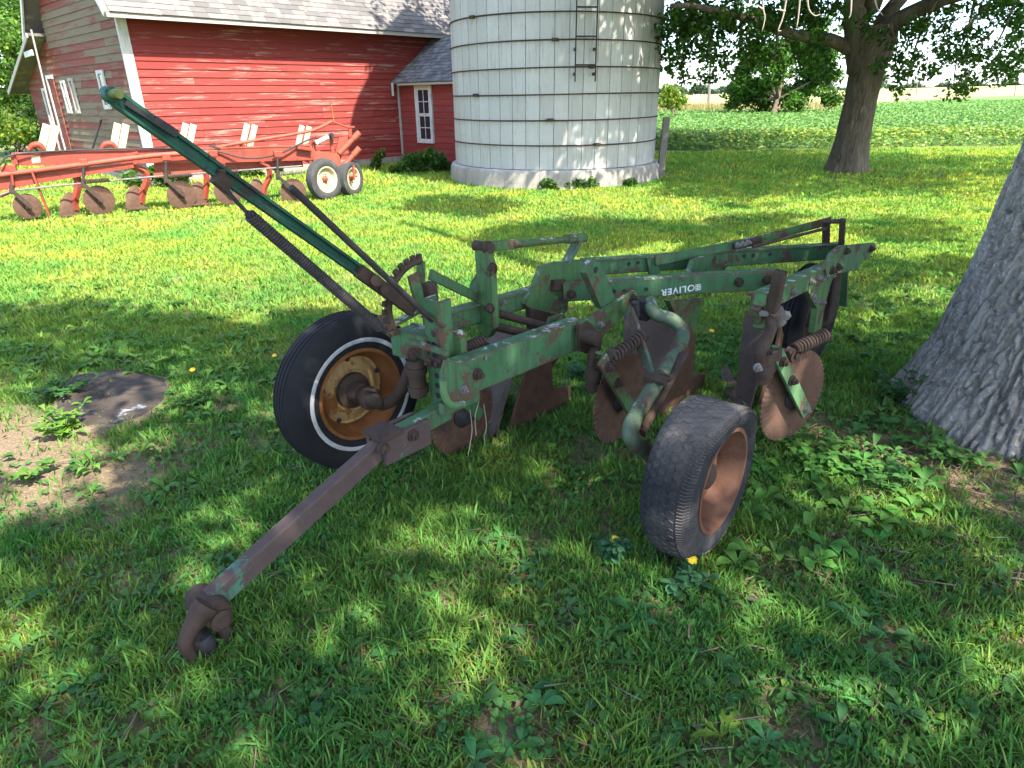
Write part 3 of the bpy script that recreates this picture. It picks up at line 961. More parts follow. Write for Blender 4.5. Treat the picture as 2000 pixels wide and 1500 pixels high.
# ------------------------------------------------------------------ green plough
GP = thing('plough', 'old green trailed plough with rusty wheels and a tall lever on the shaded grass', 'plough', W(2.3, -1.5, 0))
DRAWBAR_M = m_paint('rusty_drawbar_paint', (0.045, 0.12, 0.07), (0.075, 0.16, 0.11), (0.05, 0.033, 0.03), (0.10, 0.07, 0.062), 0.43, 0.0, 6.0, 0.62, 0.1)
def gpart(name, mb, mat, parent=None, sm=35, label=None):
    return mb.build(name, mat, parent or GP, sm, label)
_bolt_me = MB().bolt((0, 0, 0), (0, 0, 1)).mesh('bolt', STEEL_BOLT)
_bolt_big = MB().bolt((0, 0, 0), (0, 0, 1), 0.018, 0.016).mesh('bolt_large', RUST)
def bolt(p, d, big=False, parent=None):
    q = Vector(unit(d)).to_track_quat('Z', 'Y').to_matrix().to_4x4()
    return share('bolt', _bolt_big if big else _bolt_me, parent or GP, Matrix.Translation(Vector(V3(p) - OFF[GP.name])) @ q)
def hole_disc(p, d, r=0.011, parent=None):
    d = unit(d)
    m = MB().lathe(p, d, [(r * 1.02, 0.0), (r, 0.0016), (r * 0.9, 0.0016), (r * 0.85, 0.0008), (0.0001, 0.0008)], 14)  # shallow dark disc on the face; shade of an open hole given as colour
    return gpart('bolt_hole_disc', m, BLACKIRON, parent)
# drawbar
la, lb = -1.75, -1.75
d0, d1 = ql(408, 1176, la), ql(748, 868, la)
dbar = gpart('drawbar', MB().bar(d0, d1, 0.052, 0.074), DRAWBAR_M, label='rust-brown drawbar with a worn green top edge')
s0, s1 = ql(735, 876, la), ql(822, 836, la)
for sd in (-1, 1):
    m = MB().bar(s0 + PL * .045 * sd, s1 + PL * .045 * sd, 0.018, 0.105)
    gpart('drawbar_strap', m, DRAWBAR_M)
gpart('drawbar_cap', MB().bar(ql(728, 853, la), ql(768, 834, la), 0.115, 0.022), RUST)
gpart('drawbar_rear', MB().bar(ql(762, 860, la), ql(872, 800, la), 0.056, 0.075), GREEN)
gpart('safety_rod', MB().tube([ql(735, 842, -1.84), ql(802, 812, -1.84)], 0.010, 8), PALE_GREEN)
for (x, y) in ((748, 876), (806, 850)):
    bolt(ql(x, y, la + .056), PL, True)
# hitch clevis at the front end
def pxplate(pts, l, t):
    return MB().plate([ql(x, y, l) for x, y in pts], PL, t)
fk = [(372, 1170), (390, 1158), (418, 1163), (436, 1184), (432, 1205), (414, 1216), (400, 1228), (384, 1262), (366, 1272), (352, 1258), (360, 1222), (366, 1196)]
for l in (-1.805, -1.695):
    gpart('hitch_jaw', MB().tube(smooth([ql(x, y, l) for x, y in ((404, 1180), (384, 1208), (367, 1238), (362, 1262), (376, 1284))]), [.040, .040, .038, .036, .034, .032, .030, .028, .026, .025, .024, .023, .022, .022, .021, .021, .020, .019, .018, .016, .014], 10), RUST, sm=60)
gpart('hitch_head', MB().lathe(ql(406, 1182, -1.75) - PL * .07, PL, [(0, 0), (.040, .002), (.047, .02), (.047, .12), (.040, .138), (0, .14)], 20), RUST, sm=50)
hp = ql(410, 1190, -1.75)
gpart('hitch_pin', MB().cyl(hp - PL * .085, hp + PL * .085, 0.021).lathe(hp + PL * .064, PL, [(0.034, 0), (0.034, .012), (0.02, .02), (0.0, .021)], 18), RUST)
gpart('hitch_hook', MB().tube(smooth([ql(424, 1212, -1.72), ql(440, 1232, -1.72), ql(436, 1258, -1.72), ql(412, 1276, -1.72), ql(388, 1272, -1.72), ql(378, 1248, -1.72)]), [0.02] * 26, 10), RUST)
gpart('hitch_ball', MB().lathe(ql(398, 1262, -1.72), (0, 0, 1), [(0.0, -.05), (.028, -.045), (.036, -.02), (.036, .02), (.025, .04), (0, .045)], 14), BLACKIRON)
# upright hitch post, channel with dark discs for its holes
pt, pb_ = ql(842, 586, -1.80), ql(860, 806, -1.80)
po = gpart('hitch_post', MB().bar(pt, pb_, 0.016, 0.085, PL).bar(pt + PL * .038 + PB * .03, pb_ + PL * .038 + PB * .03, 0.06, 0.012, PL).bar(pt - PL * .038 + PB * .03, pb_ - PL * .038 + PB * .03, 0.06, 0.012, PL), GREEN)
for k_ in np.linspace(0.28, 0.92, 8):
    hole_disc(pt + (pb_ - pt) * k_ - PB * 0.0085 + PL * .006, -PB, 0.012, po)
gpart('rear_post', MB().bar(ql(838, 553, -1.93), ql(846, 640, -1.93), 0.05, 0.05), RUST)
gpart('clamp_plate', MB().bar(qb(806, 668, 1.58), qb(872, 690, 1.58), 0.02, 0.022), GREEN)
gpart('post_clamp', MB().cyl(ql(812, 702, -1.86), ql(818, 772, -1.86), 0.034).cyl(ql(813, 716, -1.86), ql(814, 728, -1.86), 0.042).cyl(ql(817, 752, -1.86), ql(818, 764, -1.86), 0.042), RUST)
for (x, y) in ((842, 706), (806, 692), (862, 708)):
    bolt(qb(x, y, 1.56), -PB, True)
# front cross box and spring tab
cb = gpart('cross_member', MB().bar(qb(768, 666, 1.60), qb(832, 684, 1.60), 0.02, 0.115, (0, 0, 1)).bar(qb(768, 648, 1.60) + PB * .05, qb(832, 664, 1.60) + PB * .05, 0.10, 0.012).bar(qb(768, 666, 1.60) + PB * .105, qb(832, 684, 1.60) + PB * .105, 0.02, 0.10), GREEN)
gpart('spring_anchor', MB().plate([qb(x, y, 1.64) for x, y in ((738, 616), (752, 613), (772, 634), (770, 662), (744, 645))], PB, 0.012), GREEN)
# lug with an eye
lg = [(861, 706), (859, 668), (864, 653), (874, 646), (885, 643), (896, 647), (904, 658), (908, 702)]
lgo = gpart('eye_lug', MB().plate([qb(x, y, 1.70) for x, y in lg], PB, 0.035), GREEN_WORN)
gpart('eye_ring', MB().lathe(qb(884, 659, 1.70) - PB * .019, -PB, [(.024, 0), (.024, .006), (.014, .006), (.014, 0)], 18, True), RUST)
hole_disc(qb(884, 659, 1.70) - PB * .018, -PB, 0.014)
# long front rail
D0, D1 = ql(882, 748, -1.65), ql(1133, 652, -1.65)
drail = gpart('front_rail', MB().bar(D0, D1, 0.026, 0.142).bar(D0 + (0, 0, .066) - PL * .03, D1 + (0, 0, .066) - PL * .03, 0.06, 0.010).bar(D0 - (0, 0, .066) - PL * .03, D1 - (0, 0, .066) - PL * .03, 0.06, 0.010), GREEN)
gpart('inner_rail', MB().bar(ql(902, 712, -1.79), ql(1092, 643, -1.79), 0.024, 0.075).bar(ql(902, 700, -1.77), ql(1092, 633, -1.77), 0.06, 0.010), GREEN_WORN)
gpart('rail_end_plate', pxplate([(869, 704), (905, 708), (944, 736), (928, 772), (886, 792), (870, 784), (863, 760), (862, 728)], -1.618, 0.018), GREEN)
gpart('curved_bracket', MB().tube(smooth([ql(866, 742, -1.60), ql(868, 770, -1.60), ql(880, 790, -1.60), ql(905, 790, -1.60)]), 0.014, 8), MOSS_GREEN)
gpart('lower_tie', MB().bar(ql(862, 800, -1.70), ql(932, 772, -1.70), 0.03, 0.05), GREEN)
for (x, y, bg) in ((933, 731, 1), (905, 761, 0)):
    bolt(ql(x, y, -1.606), PL, bool(bg))
gpart('short_spring', MB().spring(ql(902, 688, -1.78), ql(945, 668, -1.78), 0.028, 0.007, 8), RUST)
gpart('rail_bracket', MB().plate([ql(x, y, -1.78) for x, y in ((1062, 652), (1072, 620), (1098, 612), (1112, 632), (1105, 648))], PL, 0.012), GREEN_WORN)
gpart('wire_loop', MB().tube(smooth([ql(948, 704, -1.62), ql(952, 694, -1.64), ql(968, 688, -1.66), ql(990, 684, -1.66)]), 0.005, 6), STEEL_BOLT)
gpart('rail_rear_plate', pxplate([(1126, 664), (1131, 632), (1180, 602), (1237, 567), (1243, 590), (1196, 634), (1160, 668), (1140, 684), (1128, 683)], -1.625, 0.022), GREEN_WORN)
cp = ql(1140, 655, -1.60)
gpart('pivot_boss', MB().cyl(cp, cp + PL * .075, 0.036, 0.034, 18), RUST)
gpart('pivot_plate', pxplate([(1128, 640), (1148, 628), (1160, 640), (1162, 668), (1144, 690), (1130, 686)], -1.605, 0.016), RUST)
for (x, y) in ((1172, 634), (1236, 584)):
    bolt(ql(x, y, -1.61), PL, x > 1200)
ul = gpart('upright_lug', MB().plate([ql(x, y, -1.66) for x, y in ((1139, 533), (1143, 517), (1154, 507), (1166, 510), (1174, 527), (1198, 586), (1180, 606), (1168, 600))], PL, 0.034), GREEN)
hole_disc(ql(1157, 526, -1.66) + PL * .018, PL, 0.016, ul)
# plough beams
A0, A1 = ql(832, 640, -2.05), ql(1108, 560, -2.05)
ab = gpart('front_beam', MB().bar(A0, A1, 0.036, 0.092).bar(A0 + (0, 0, .044), A1 + (0, 0, .044), 0.06, 0.012), GREEN)
gpart('front_frog', MB().plate([ql(x, y, -2.015) for x, y in ((1054, 521), (1085, 511), (1152, 506), (1152, 545), (1100, 552), (1107, 575), (1104, 606), (1078, 629), (1054, 633), (1022, 594), (1043, 552))], PL, 0.03), GREEN_WORN)
gpart('frog_block', MB().bar(ql(1078, 558, -1.99), ql(1100, 556, -1.99), 0.03, 0.055), RUST)
B0, B1 = ql(1135, 523, -2.03), ql(1640, 490, -1.08)
bdir = unit(B1 - B0)
bnr = unit(np.cross(bdir, (0, 0, 1)))
if bnr @ PL < 0:
    bnr = -bnr
ub = gpart('upper_beam', MB().bar(B0, B1, 0.03, 0.088).bar(B0 + (0, 0, .042), B1 + (0, 0, .042), 0.055, 0.012), GREEN)
O0, O1 = ql(1100, 571, -1.97), ql(1516, 546, -1.13)
odir = unit(O1 - O0)
onr = unit(np.cross(odir, (0, 0, 1)))
if onr @ PL < 0:
    onr = -onr
ob = gpart('lettered_beam', MB().bar(O0, O1, 0.03, 0.094).bar(O0 + (0, 0, .045) - onr * .02, O1 + (0, 0, .045) - onr * .02, 0.06, 0.011), GREEN, label='green beam with upside-down white lettering')
C0, C1 = ql(1472, 597, -1.0), ql(1630, 524, -1.0)
cbm = gpart('rear_beam', MB().bar(C0, C1, 0.034, 0.092).bar(C0 + (0, 0, .044), C1 + (0, 0, .044), 0.06, 0.012), GREEN)
def onb(x, y, base, nr, o=0.017):
    return onplane(x, y, V3(base) + nr * o, nr)
for (x, y) in ((1116, 575), (1443, 551), (1498, 547)):
    bolt(onb(x, y, O0, onr), onr, True, None)
for (x, y) in ((1199, 569), (1220, 568), (1262, 565), (1325, 575)):
    hole_disc(onb(x, y, O0, onr, .0155), onr, 0.011)
for (x, y) in ((1228, 515), (1246, 513), (1453, 500), (1471, 499), (1504, 497)):
    hole_disc(onb(x, y, B0, bnr, .0155), bnr, 0.011)
for (x, y) in ((1098, 525), (1282, 508), (1390, 506)):
    bolt(onb(x, y, B0, bnr, .02), bnr, True)
for (x, y) in ((955, 601), (982, 590), (1038, 575)):
    bolt(ql(x, y, -2.03), PL, x < 960)
for (x, y) in ((1549, 570), (1584, 550), (1596, 543), (1605, 545), (1612, 538), (1586, 578), (1592, 588), (1605, 590)):
    bolt(ql(x, y, -0.978), PL)
for (x, y) in ((1651, 490), (1699, 486), (1624, 528), (1635, 522)):
    bolt(ql(x, y, -0.968), PL, True)
# middle frog and standards
gpart('middle_frog', MB().plate([ql(x, y, -1.56) for x, y in ((1338, 548), (1352, 507), (1402, 491), (1432, 500), (1408, 530), (1396, 549))], PL, 0.03), GREEN)
gpart('middle_standard', MB().plate([ql(x, y, -1.50) for x, y in ((1302, 587), (1368, 582), (1364, 602), (1350, 660), (1335, 700), (1322, 690), (1326, 640))], PL, 0.03), GREEN_WORN)
gpart('middle_bracket', MB().plate([onb(x, y, B0, bnr, .03) for x, y in ((1262, 505), (1276, 500), (1286, 510), (1290, 545), (1270, 552), (1266, 525))], bnr, 0.024), GREEN)
gpart('clamp_block', MB().bar(ql(1258, 585, -1.52), ql(1260, 622, -1.52), 0.05, 0.05).bar(ql(1240, 590, -1.5), ql(1242, 618, -1.5), 0.03, 0.03), BLACKIRON)
gpart('rear_wing_plate', MB().plate([ql(x, y, -0.978) for x, y in ((1622, 494), (1640, 480), (1705, 474), (1708, 482), (1692, 504), (1677, 511), (1673, 527), (1632, 533), (1613, 547), (1608, 524))], PL, 0.02), GREEN)
gpart('rear_standard', MB().plate([ql(x, y, -0.995) for x, y in ((1576, 537), (1612, 520), (1624, 533), (1615, 560), (1604, 605), (1598, 650), (1584, 650), (1590, 602), (1573, 569))], PL, 0.03), GREEN_WORN)
gpart('rear_post', MB().bar(ql(1648, 528, -1.05), ql(1646, 596, -1.05), 0.05, 0.02), GREEN)
gpart('rear_wheel_bracket', MB().bar(ql(1628, 540, -1.08), ql(1622, 604, -1.08), 0.08, 0.06), BLACKIRON)
# lettering: reads upside down on the beam
def lettering():
    cu = bpy.data.curves.new('lettering', 'FONT')
    cu.body = 'OLIVER'
    cu.size = 0.046
    cu.space_character = 1.16
    cu.offset = 0.0011
    cu.extrude = 0.0006
    to = bpy.data.objects.new('lettering', cu)
    COL.objects.link(to)
    bpy.context.view_layer.update()
    me = bpy.data.meshes.new_from_object(to.evaluated_get(bpy.context.evaluated_depsgraph_get()))
    bpy.data.objects.remove(to)
    xs = np.array([v.co.x for v in me.vertices])
    wid = xs.max()
    pr, plf = onb(1357, 562, O0, onr, 0.0158), onb(1291, 573, O0, onr, 0.0158)
    ax = unit(plf - pr)                       # letters run from right to left, upside down
    upv = -unit(np.cross(onr, odir) if np.cross(onr, odir)[2] > 0 else -np.cross(onr, odir))
    k = np.linalg.norm(plf - pr) / wid
    org = pr - upv * 0.017
    me.materials.clear()
    me.materials.append(LETTER)
    off = OFF[GP.name]
    for v in me.vertices:
        v.co = Vector(org + ax * v.co.x * k + upv * v.co.y * 1.0 + onr * (v.co.z + .0003) - off)
    o = bpy.data.objects.new('lettering', me)
    COL.objects.link(o)
    o.parent = ob
    o['label'] = 'white upside-down OLIVER lettering'
    # small shield emblem before the first letter
    e = pr - ax * 0.017
    m = MB()
    nn = onr * 0.0006
    q = lambda a, b: e - ax * a + upv * b + nn
    for b in (-.013, -.004, .005, .014):
        m.bar(q(-.013, b), q(.013, b), 0.0035, 0.0012, onr)
    for a in (-.012, -.004, .004, .012):
        m.bar(q(a, -.0125), q(a, .0135), 0.0026, 0.0010, onr)
    eo = m.build('emblem', LETTER, ob, 0)
    eo['label'] = 'small white shield emblem'
lettering()
# yoke, link arm, lift shafts
gpart('yoke', MB().plate([qb(x, y, 2.14) for x, y in ((933, 488), (955, 486), (964, 524), (966, 574), (970, 640), (958, 658), (938, 640), (936, 527))], PB, 0.04), GREEN_WORN)
gpart('yoke_side', MB().plate([qb(x, y, 2.15) for x, y in ((937, 527), (937, 582), (916, 583), (921, 553))], PB, 0.02), GREEN)
yp = qb(944, 482, 2.14)
gpart('yoke_pin', MB().cyl(yp - PL * .05, yp + PL * .05, 0.024).cyl(yp + PL * .02, yp + PL * .035, 0.03), RUST)
a0_, a1_ = ql(946, 482, -2.0), ql(1112, 467, -2.0)
gpart('link_arm', MB().bar(a0_, a0_ + (a1_ - a0_) * .33, 0.016, 0.045).tube([a0_ + (a1_ - a0_) * .3, a1_], [0.019, 0.016], 10), GREEN_WORN)
gpart('link_knuckle', MB().bar(ql(1106, 467, -2.0), ql(1141, 464, -2.0), 0.05, 0.045, (0, 0, 1), 0.25), GREEN_WORN)
gpart('link_support', MB().bar(ql(1130, 468, -2.0), ql(1104, 516, -2.02), 0.05, 0.022, PB), PALE_GREEN)
gpart('sector_link', MB().bar(ql(840, 536, -1.98), ql(934, 582, -2.06), 0.014, 0.042), GREEN)
gpart('lift_shaft', MB().tube([ql(952, 634, -2.02), ql(1066, 660, -1.72)], 0.021, 10), RUST)
gpart('lift_shaft', MB().tube([ql(972, 612, -2.02), ql(1104, 648, -1.72)], 0.019, 10), RUST)
for (x, y) in ((963, 523), (958, 602)):
    bolt(qb(x, y, 2.115), -PB, True)
gpart('latch_strip', MB().tube([qb(951, 492, 2.11), qb(957, 540, 2.11), qb(962, 530, 2.10)], 0.008, 6), GREEN)
# toothed sector
sc_, sr_ = ql(822, 590, -1.97), 0.165
m = MB()
arc = [sc_ + sr_ * (-PB * math.cos(t) + np.array([0, 0, 1]) * math.sin(t)) for t in np.linspace(rad(-35), rad(95), 18)]
m.tube(arc, 0.014, 8)
for t in np.linspace(rad(-30), rad(92), 13):
    dv = -PB * math.cos(t) + np.array([0, 0, 1]) * math.sin(t)
    m.bar(sc_ + dv * (sr_ + .004), sc_ + dv * (sr_ + .028), 0.022, 0.016, PL)
sec = gpart('toothed_sector', m, RUST)
gpart('sector_arm', MB().bar(arc[-1], sc_ - (0, 0, .05), 0.014, 0.04, PL).bar(arc[2], sc_ - (0, 0, .03), 0.014, 0.035, PL), GREEN_WORN)
gpart('sector_plate', MB().bar(ql(806, 536, -1.94), ql(822, 600, -1.94), 0.014, 0.05, PB), GREEN)
# lever with return spring and rod
L0, L1 = ql(800, 600, -1.95), ql(226, 194, -1.95)
ld = unit(L1 - L0)
lup = unit(np.cross(PL, ld))
if lup[2] < 0:
    lup = -lup
gpart('lever', MB().bar(L0, L1, 0.014, 0.042, lup).bar(L0 + PL * .012 + lup * .016, L1 + PL * .012 + lup * .016, 0.018, 0.010, lup).bar(L0 + PL * .012 - lup * .017, L1 + PL * .012 - lup * .017, 0.018, 0.008, lup), LEVER_GREEN)
gpart('lever_fork', MB().bar(ql(700, 528, -1.93), ql(806, 606, -1.93), 0.03, 0.05, lup), RUST)
gpart('lever_latch', MB().bar(ql(300, 233, -1.925), ql(345, 262, -1.925), 0.012, 0.022, lup).bar(ql(244, 200, -1.925), ql(300, 236, -1.925), 0.010, 0.014, lup), BLACKIRON)
gpart('latch_bolts', MB().cyl(ql(735, 548, -1.93), ql(735, 548, -1.88), 0.02).cyl(ql(752, 566, -1.93), ql(752, 566, -1.89), 0.016), RUST)
hk = ql(214, 184, -1.95)
gpart('lever_head', MB().lathe(hk - PL * .03, PL, [(0, 0), (.016, .004), (.02, .02), (.018, .05), (0, .056)], 16).bar(hk, L1 - ld * .1, 0.022, 0.04, lup), LEVER_GREEN)
gpart('lever_grip', MB().tube([hk, hk + PL * .062 + (0, 0, .0)], [0.0125, 0.0115], 12), m_paint('mossy_grip', (0.07, 0.09, 0.02), (0.12, 0.14, 0.04), (0.03, 0.03, 0.02), (0.08, 0.08, 0.05), 0.12))
sp0, sp1 = ql(487, 420, -1.90), ql(743, 640, -1.90)
gpart('return_spring', MB().spring(sp0, sp1, 0.0150, 0.0052, 66, 6, 12), LEVER_ROD)
gpart('spring_core', MB().tube([sp0 - unit(sp1 - sp0) * .01, sp1 + unit(sp1 - sp0) * .03], 0.011, 8), BLACKIRON)
gpart('spring_rod', MB().tube(smooth([ql(436, 360, -1.93), ql(455, 386, -1.91), sp0]), 0.006, 6), BLACKIRON)
gpart('spring_clip', MB().bar(ql(420, 344, -1.93), ql(446, 366, -1.93), 0.03, 0.04, lup).bar(ql(432, 330, -1.93), ql(440, 374, -1.93), 0.012, 0.02), RUST)
r0_, r1_ = ql(568, 366, -1.80), ql(868, 648, -1.80)
gpart('control_rod', MB().tube([r0_, r1_], 0.011, 10), LEVER_ROD)
gpart('rod_eye', MB().lathe(r1_, PB, [(.026, -.012), (.026, .012), (.012, .012), (.012, -.012)], 16, True).tube(smooth([qb(836, 612, 1.6), qb(850, 628, 1.6), qb(866, 640, 1.62)]), .005, 6), RUST)

# wheels
def wheel_axes(yaw):
    a = rad(yaw)
    return np.array([math.cos(a), -math.sin(a), 0]), np.array([math.sin(a), math.cos(a), 0])
def tyre_profile(R, w, rim, n=9, sq=3.0):
    """closed loop from inner bead across the tread to the other bead"""
    pr = []
    for i in range(n * 2 + 1):
        t = PI * i / (n * 2)
        c, s = math.cos(t), math.sin(t)
        x = -math.copysign(abs(c) ** (2 / sq), c) * w / 2
        y = abs(s) ** (2 / sq)
        pr.append((rim + (R - rim) * y, x * (1.0 if y > .1 else .86)))
    return pr
def wheel(c, yaw, R, w, rimr, tyre_mat, rim_mat, disc_mat, dish, hub, name='wheel', lab=None, grooves=4, tread=None, whitewall=False, face=1):
    ax, fw = wheel_axes(yaw)
    ax = ax * face
    t = gpart(name, MB().lathe(c - ax * .03, ax, [(0, 0), (0.025, 0), (0.025, .05), (0, .05)], 16), RUST, label=lab)
    pr = tyre_profile(R, w, rimr)
    # cut circumferential grooves into the tread
    if grooves:
        out = []
        for (r, x) in pr:
            out.append((r, x))
        tw = w * .68
        gr = []
        top = [p for p in pr if p[0] > R * .985]
        left = [p for p in pr if p[1] < -tw / 2]
        right = [p for p in pr if p[1] > tw / 2]
        mid = []
        for g in range(grooves + 1):
            x0, x1 = -tw / 2 + tw * g / (grooves + 1), -tw / 2 + tw * (g + 1) / (grooves + 1)
            gw = tw * 0.035
            crown = lambda x: R - (x / (w / 2)) ** 2 * R * .02
            if g > 0:
                mid += [(crown(x0) - .007, x0 + gw * .6), (crown(x0), x0 + gw)]
            mid += [(crown(x0 + (x1 - x0) * .5), (x0 + x1) / 2)]
            if g < grooves:
                mid += [(crown(x1), x1 - gw), (crown(x1) - .007, x1 - gw * .6)]
        pr = left + mid + right
    tm = MB().lathe(c, ax, pr, 72)
    ty = tm.build('tyre', tyre_mat, t, 45)
    if tread is not None:
        tread(c, ax, fw, R, w, t)
    # rim: flanges and well
    MB().lathe(c, ax, [(rimr * .93, -w * .43), (rimr * 1.03, -w * .46), (rimr * 1.03, -w * .42), (rimr * .97, -w * .3), (rimr * .82, -w * .1), (rimr * .82, w * .1), (rimr * .97, w * .3), (rimr * 1.035, w * .42), (rimr * 1.035, w * .46), (rimr * .96, w * .46), (rimr * .93, w * .34), (rimr * .79, w * .12), (rimr * .79, -w * .12), (rimr * .9, -w * .36)], 48, True).build('rim', rim_mat, t, 40)
    MB().lathe(c, ax, dish, 48).build('wheel_disc', disc_mat, t, 30)
    MB().lathe(c, ax, hub, 20).build('hub', RUST if disc_mat is not CREAM else RED, t, 35)
    return t, ax, fw
LW = W(1.60, -2.345, 0.35)
lw, lax, lfw = wheel(LW, 44, 0.357, 0.17, 0.205, TYRE, RUST_ORANGE, RIM_YELLOW,
      [(0.172, 0.0), (0.166, -0.012), (0.15, -0.016), (0.125, -0.004), (0.10, 0.006), (0.085, 0.0), (0.06, -0.004)],
      [(0.085, -0.01), (0.082, 0.02), (0.055, 0.035), (0.048, 0.075), (0.04, 0.08), (0.04, 0.12), (0.052, 0.125), (0.052, 0.15), (0.03, 0.155), (0.0, 0.156)],
      lab='black whitewall tyre on a yellow rusted rim')
MB().lathe(LW, lax, [(0.242, 0.0860), (0.244, 0.0870), (0.251, 0.0876), (0.259, 0.0870), (0.261, 0.0860), (0.250, 0.070)], 72, True).build('whitewall', WHITEWALL, lw, 40)
hm = MB()
for k_ in range(5):
    t = rad(20 + 72 * k_)
    p = LW + lax * (-0.002) + (lfw * math.cos(t) + np.array([0, 0, 1]) * math.sin(t)) * 0.150
    hm.lathe(p, lax, [(.012, 0.0), (.012, .004), (0, .0042)], 10)
hm.build('vent_hole_discs', BLACKIRON, lw)  # closed black discs on the wheel; dark of the openings is only colour
gpart('wheel_crank', MB().tube(smooth([LW + lax * .10, LW + lax * .19, ql(748, 790, -2.16), ql(772, 778, -2.08), ql(790, 750, -2.0), ql(804, 716, -1.93), ql(814, 692, -1.88)], 6), [0.034] * 6 + [0.027] * 31, 12), RUST)
def honeycomb(c, ax, fw, R, w, par):
    """worn hexagonal tread blocks round the crown and sipes on the shoulder"""
    m = MB()
    n = 56
    rim_ = 0.190
    rx = lambda x: rim_ + (R - rim_) * max(0.0, 1 - (abs(x) / (w / 2)) ** 3) ** (1 / 3)
    up = np.cross(ax, fw)
    for row, x in enumerate((-0.066, -0.040, -0.014, 0.012, 0.038)):
        for i in range(n):
            t0 = 2 * PI * (i + 0.5 * (row % 2)) / n
            worn = 1.0 if not (rad(55) < (t0 % (2 * PI)) < rad(150)) else 0.35
            hgt = 0.0018 * worn + 0.0004
            vs_, k = [], 6
            for rr_, sc in ((-.004, 1.0), (hgt, 0.96)):
                for j in range(6):
                    u_ = 0.0155 * sc * math.cos(PI / 3 * j + PI / 6)
                    v_ = 0.0155 * sc * math.sin(PI / 3 * j + PI / 6) * 1.12
                    tt = t0 + v_ / R
                    vs_.append(c + ax * (x + u_) + (fw * math.cos(tt) + up * math.sin(tt)) * (rx(x + u_) + rr_))
            m.add(vs_, [(0, 1, 7, 6), (1, 2, 8, 7), (2, 3, 9, 8), (3, 4, 10, 9), (4, 5, 11, 10), (5, 0, 6, 11), (6, 7, 8, 9, 10, 11)])
    for i in range(150):
        t0 = 2 * PI * i / 150
        worn = 1.0 if not (rad(55) < t0 < rad(150)) else 0.3
        pa = c + ax * 0.058 + (fw * math.cos(t0) + up * math.sin(t0)) * (rx(.058) + .0005)
        pm = c + ax * 0.074 + (fw * math.cos(t0 + .012) + up * math.sin(t0 + .012)) * (rx(.074) + .0005)
        pb2 = c + ax * 0.090 + (fw * math.cos(t0) + up * math.sin(t0)) * (rx(.090) + .0005)
        rdir = fw * math.cos(t0) + up * math.sin(t0)
        m.bar(pa, pm, 0.0080, 0.005 * worn, rdir)
        m.bar(pm, pb2, 0.0080, 0.005 * worn, rdir)
    o = m.build('tread_blocks', TYRE_OLD, par, 0)
    o['kind'] = 'stuff'
NW = W(1.99, -0.845, 0.308)
nw, nax, nfw = wheel(NW, 40, 0.308, 0.20, 0.190, TYRE_OLD, RUST_RIM2, RUST_RIM2,
      [(0.168, 0.022), (0.160, 0.004), (0.150, -0.006), (0.135, 0.004), (0.115, 0.012), (0.095, 0.004), (0.075, 0.004), (0.05, 0.006)],
      [(0.06, -0.02), (0.056, 0.02), (0.046, 0.042), (0.03, 0.05), (0.0, 0.052)],
      lab='worn cracked grey tyre on a brown rusted rim', grooves=0, tread=honeycomb)
gpart('hub_flange', MB().lathe(NW - nax * .20, nax, [(0.0, 0), (.035, 0.0), (.035, .05), (.085, .055), (.09, .07), (.05, .075), (.045, .16)], 24), RUST)
gpart('wheel_crank', MB().tube(smooth([ql(1271, 588, -1.50), ql(1273, 604, -1.47), ql(1285, 616, -1.44), ql(1312, 624, -1.38), ql(1332, 645, -1.33), ql(1330, 672, -1.28), ql(1306, 712, -1.22), ql(1276, 758, -1.16), ql(1248, 802, -1.11), ql(1232, 836, -1.08), ql(1237, 860, -1.06), NW - nax * .20 + (0, 0, .005)], 6), 0.0315, 14), PALE_GREEN)
gpart('crank_brace', MB().bar(ql(1228, 602, -1.53), ql(1273, 738, -1.24), 0.05, 0.016, PB), PALE_GREEN)
gpart('crank_rod', MB().tube([ql(1338, 690, -1.2), ql(1252, 846, -1.07)], 0.018, 10), RUST)
bp = ql(1274, 738, -1.17)
gpart('brace_clamp', MB().cyl(bp - PL * .03, bp + PL * .06, 0.02, 0.02, 8).cyl(bp + PL * .02 + PB * .04, bp + PL * .06 + PB * .04, 0.016, 0.016, 6).bar(bp - PB * .03, bp + PB * .07, 0.03, 0.025), RUST)
RW = W(3.98, -1.15, 0.325)
wheel(RW, 46, 0.325, 0.16, 0.19, TYRE, RUST, RUST, [(0.16, 0.0), (0.12, -.02), (.06, -.02)], [(.05, -.03), (.04, .06), (0, .062)], lab='dark rear tyre half hidden behind the rear beam')
gpart('rear_axle_arm', MB().tube(smooth([RW + PL * .02, RW + PL * .12, W(4.02, -1.03, .45), W(4.05, -1.04, .62)]), 0.022, 10), RUST)

# the land wheel's tyre has gone soft: its crown is squashed and spreads sideways
_up = np.cross(nax, nfw)
for o_ in list(nw.children):
    if o_.name.split('.')[0] in ('tyre', 'tread_blocks'):
        for vv in o_.data.vertices:
            q = np.array(vv.co) + OFF[GP.name] - NW
            x_, a_, b_ = q @ nax, q @ nfw, q @ _up
            r_ = math.hypot(a_, b_)
            f_up = max(0.0, (b_ * .97 + a_ * .2) / max(r_, 1e-6) - .45) / .55
            k_ = f_up * f_up * (3 - 2 * f_up) * min(1.0, max(0.0, (r_ - .19) / .10))
            s_ = 1 - .075 * k_ - (.05 * k_ * max(0, 1 - (x_ / .07) ** 2))
            x2 = x_ * (1 + .26 * k_) + .012 * k_
            vv.co = Vector(NW + nax * x2 + nfw * a_ * s_ + _up * b_ * s_ - OFF[GP.name])
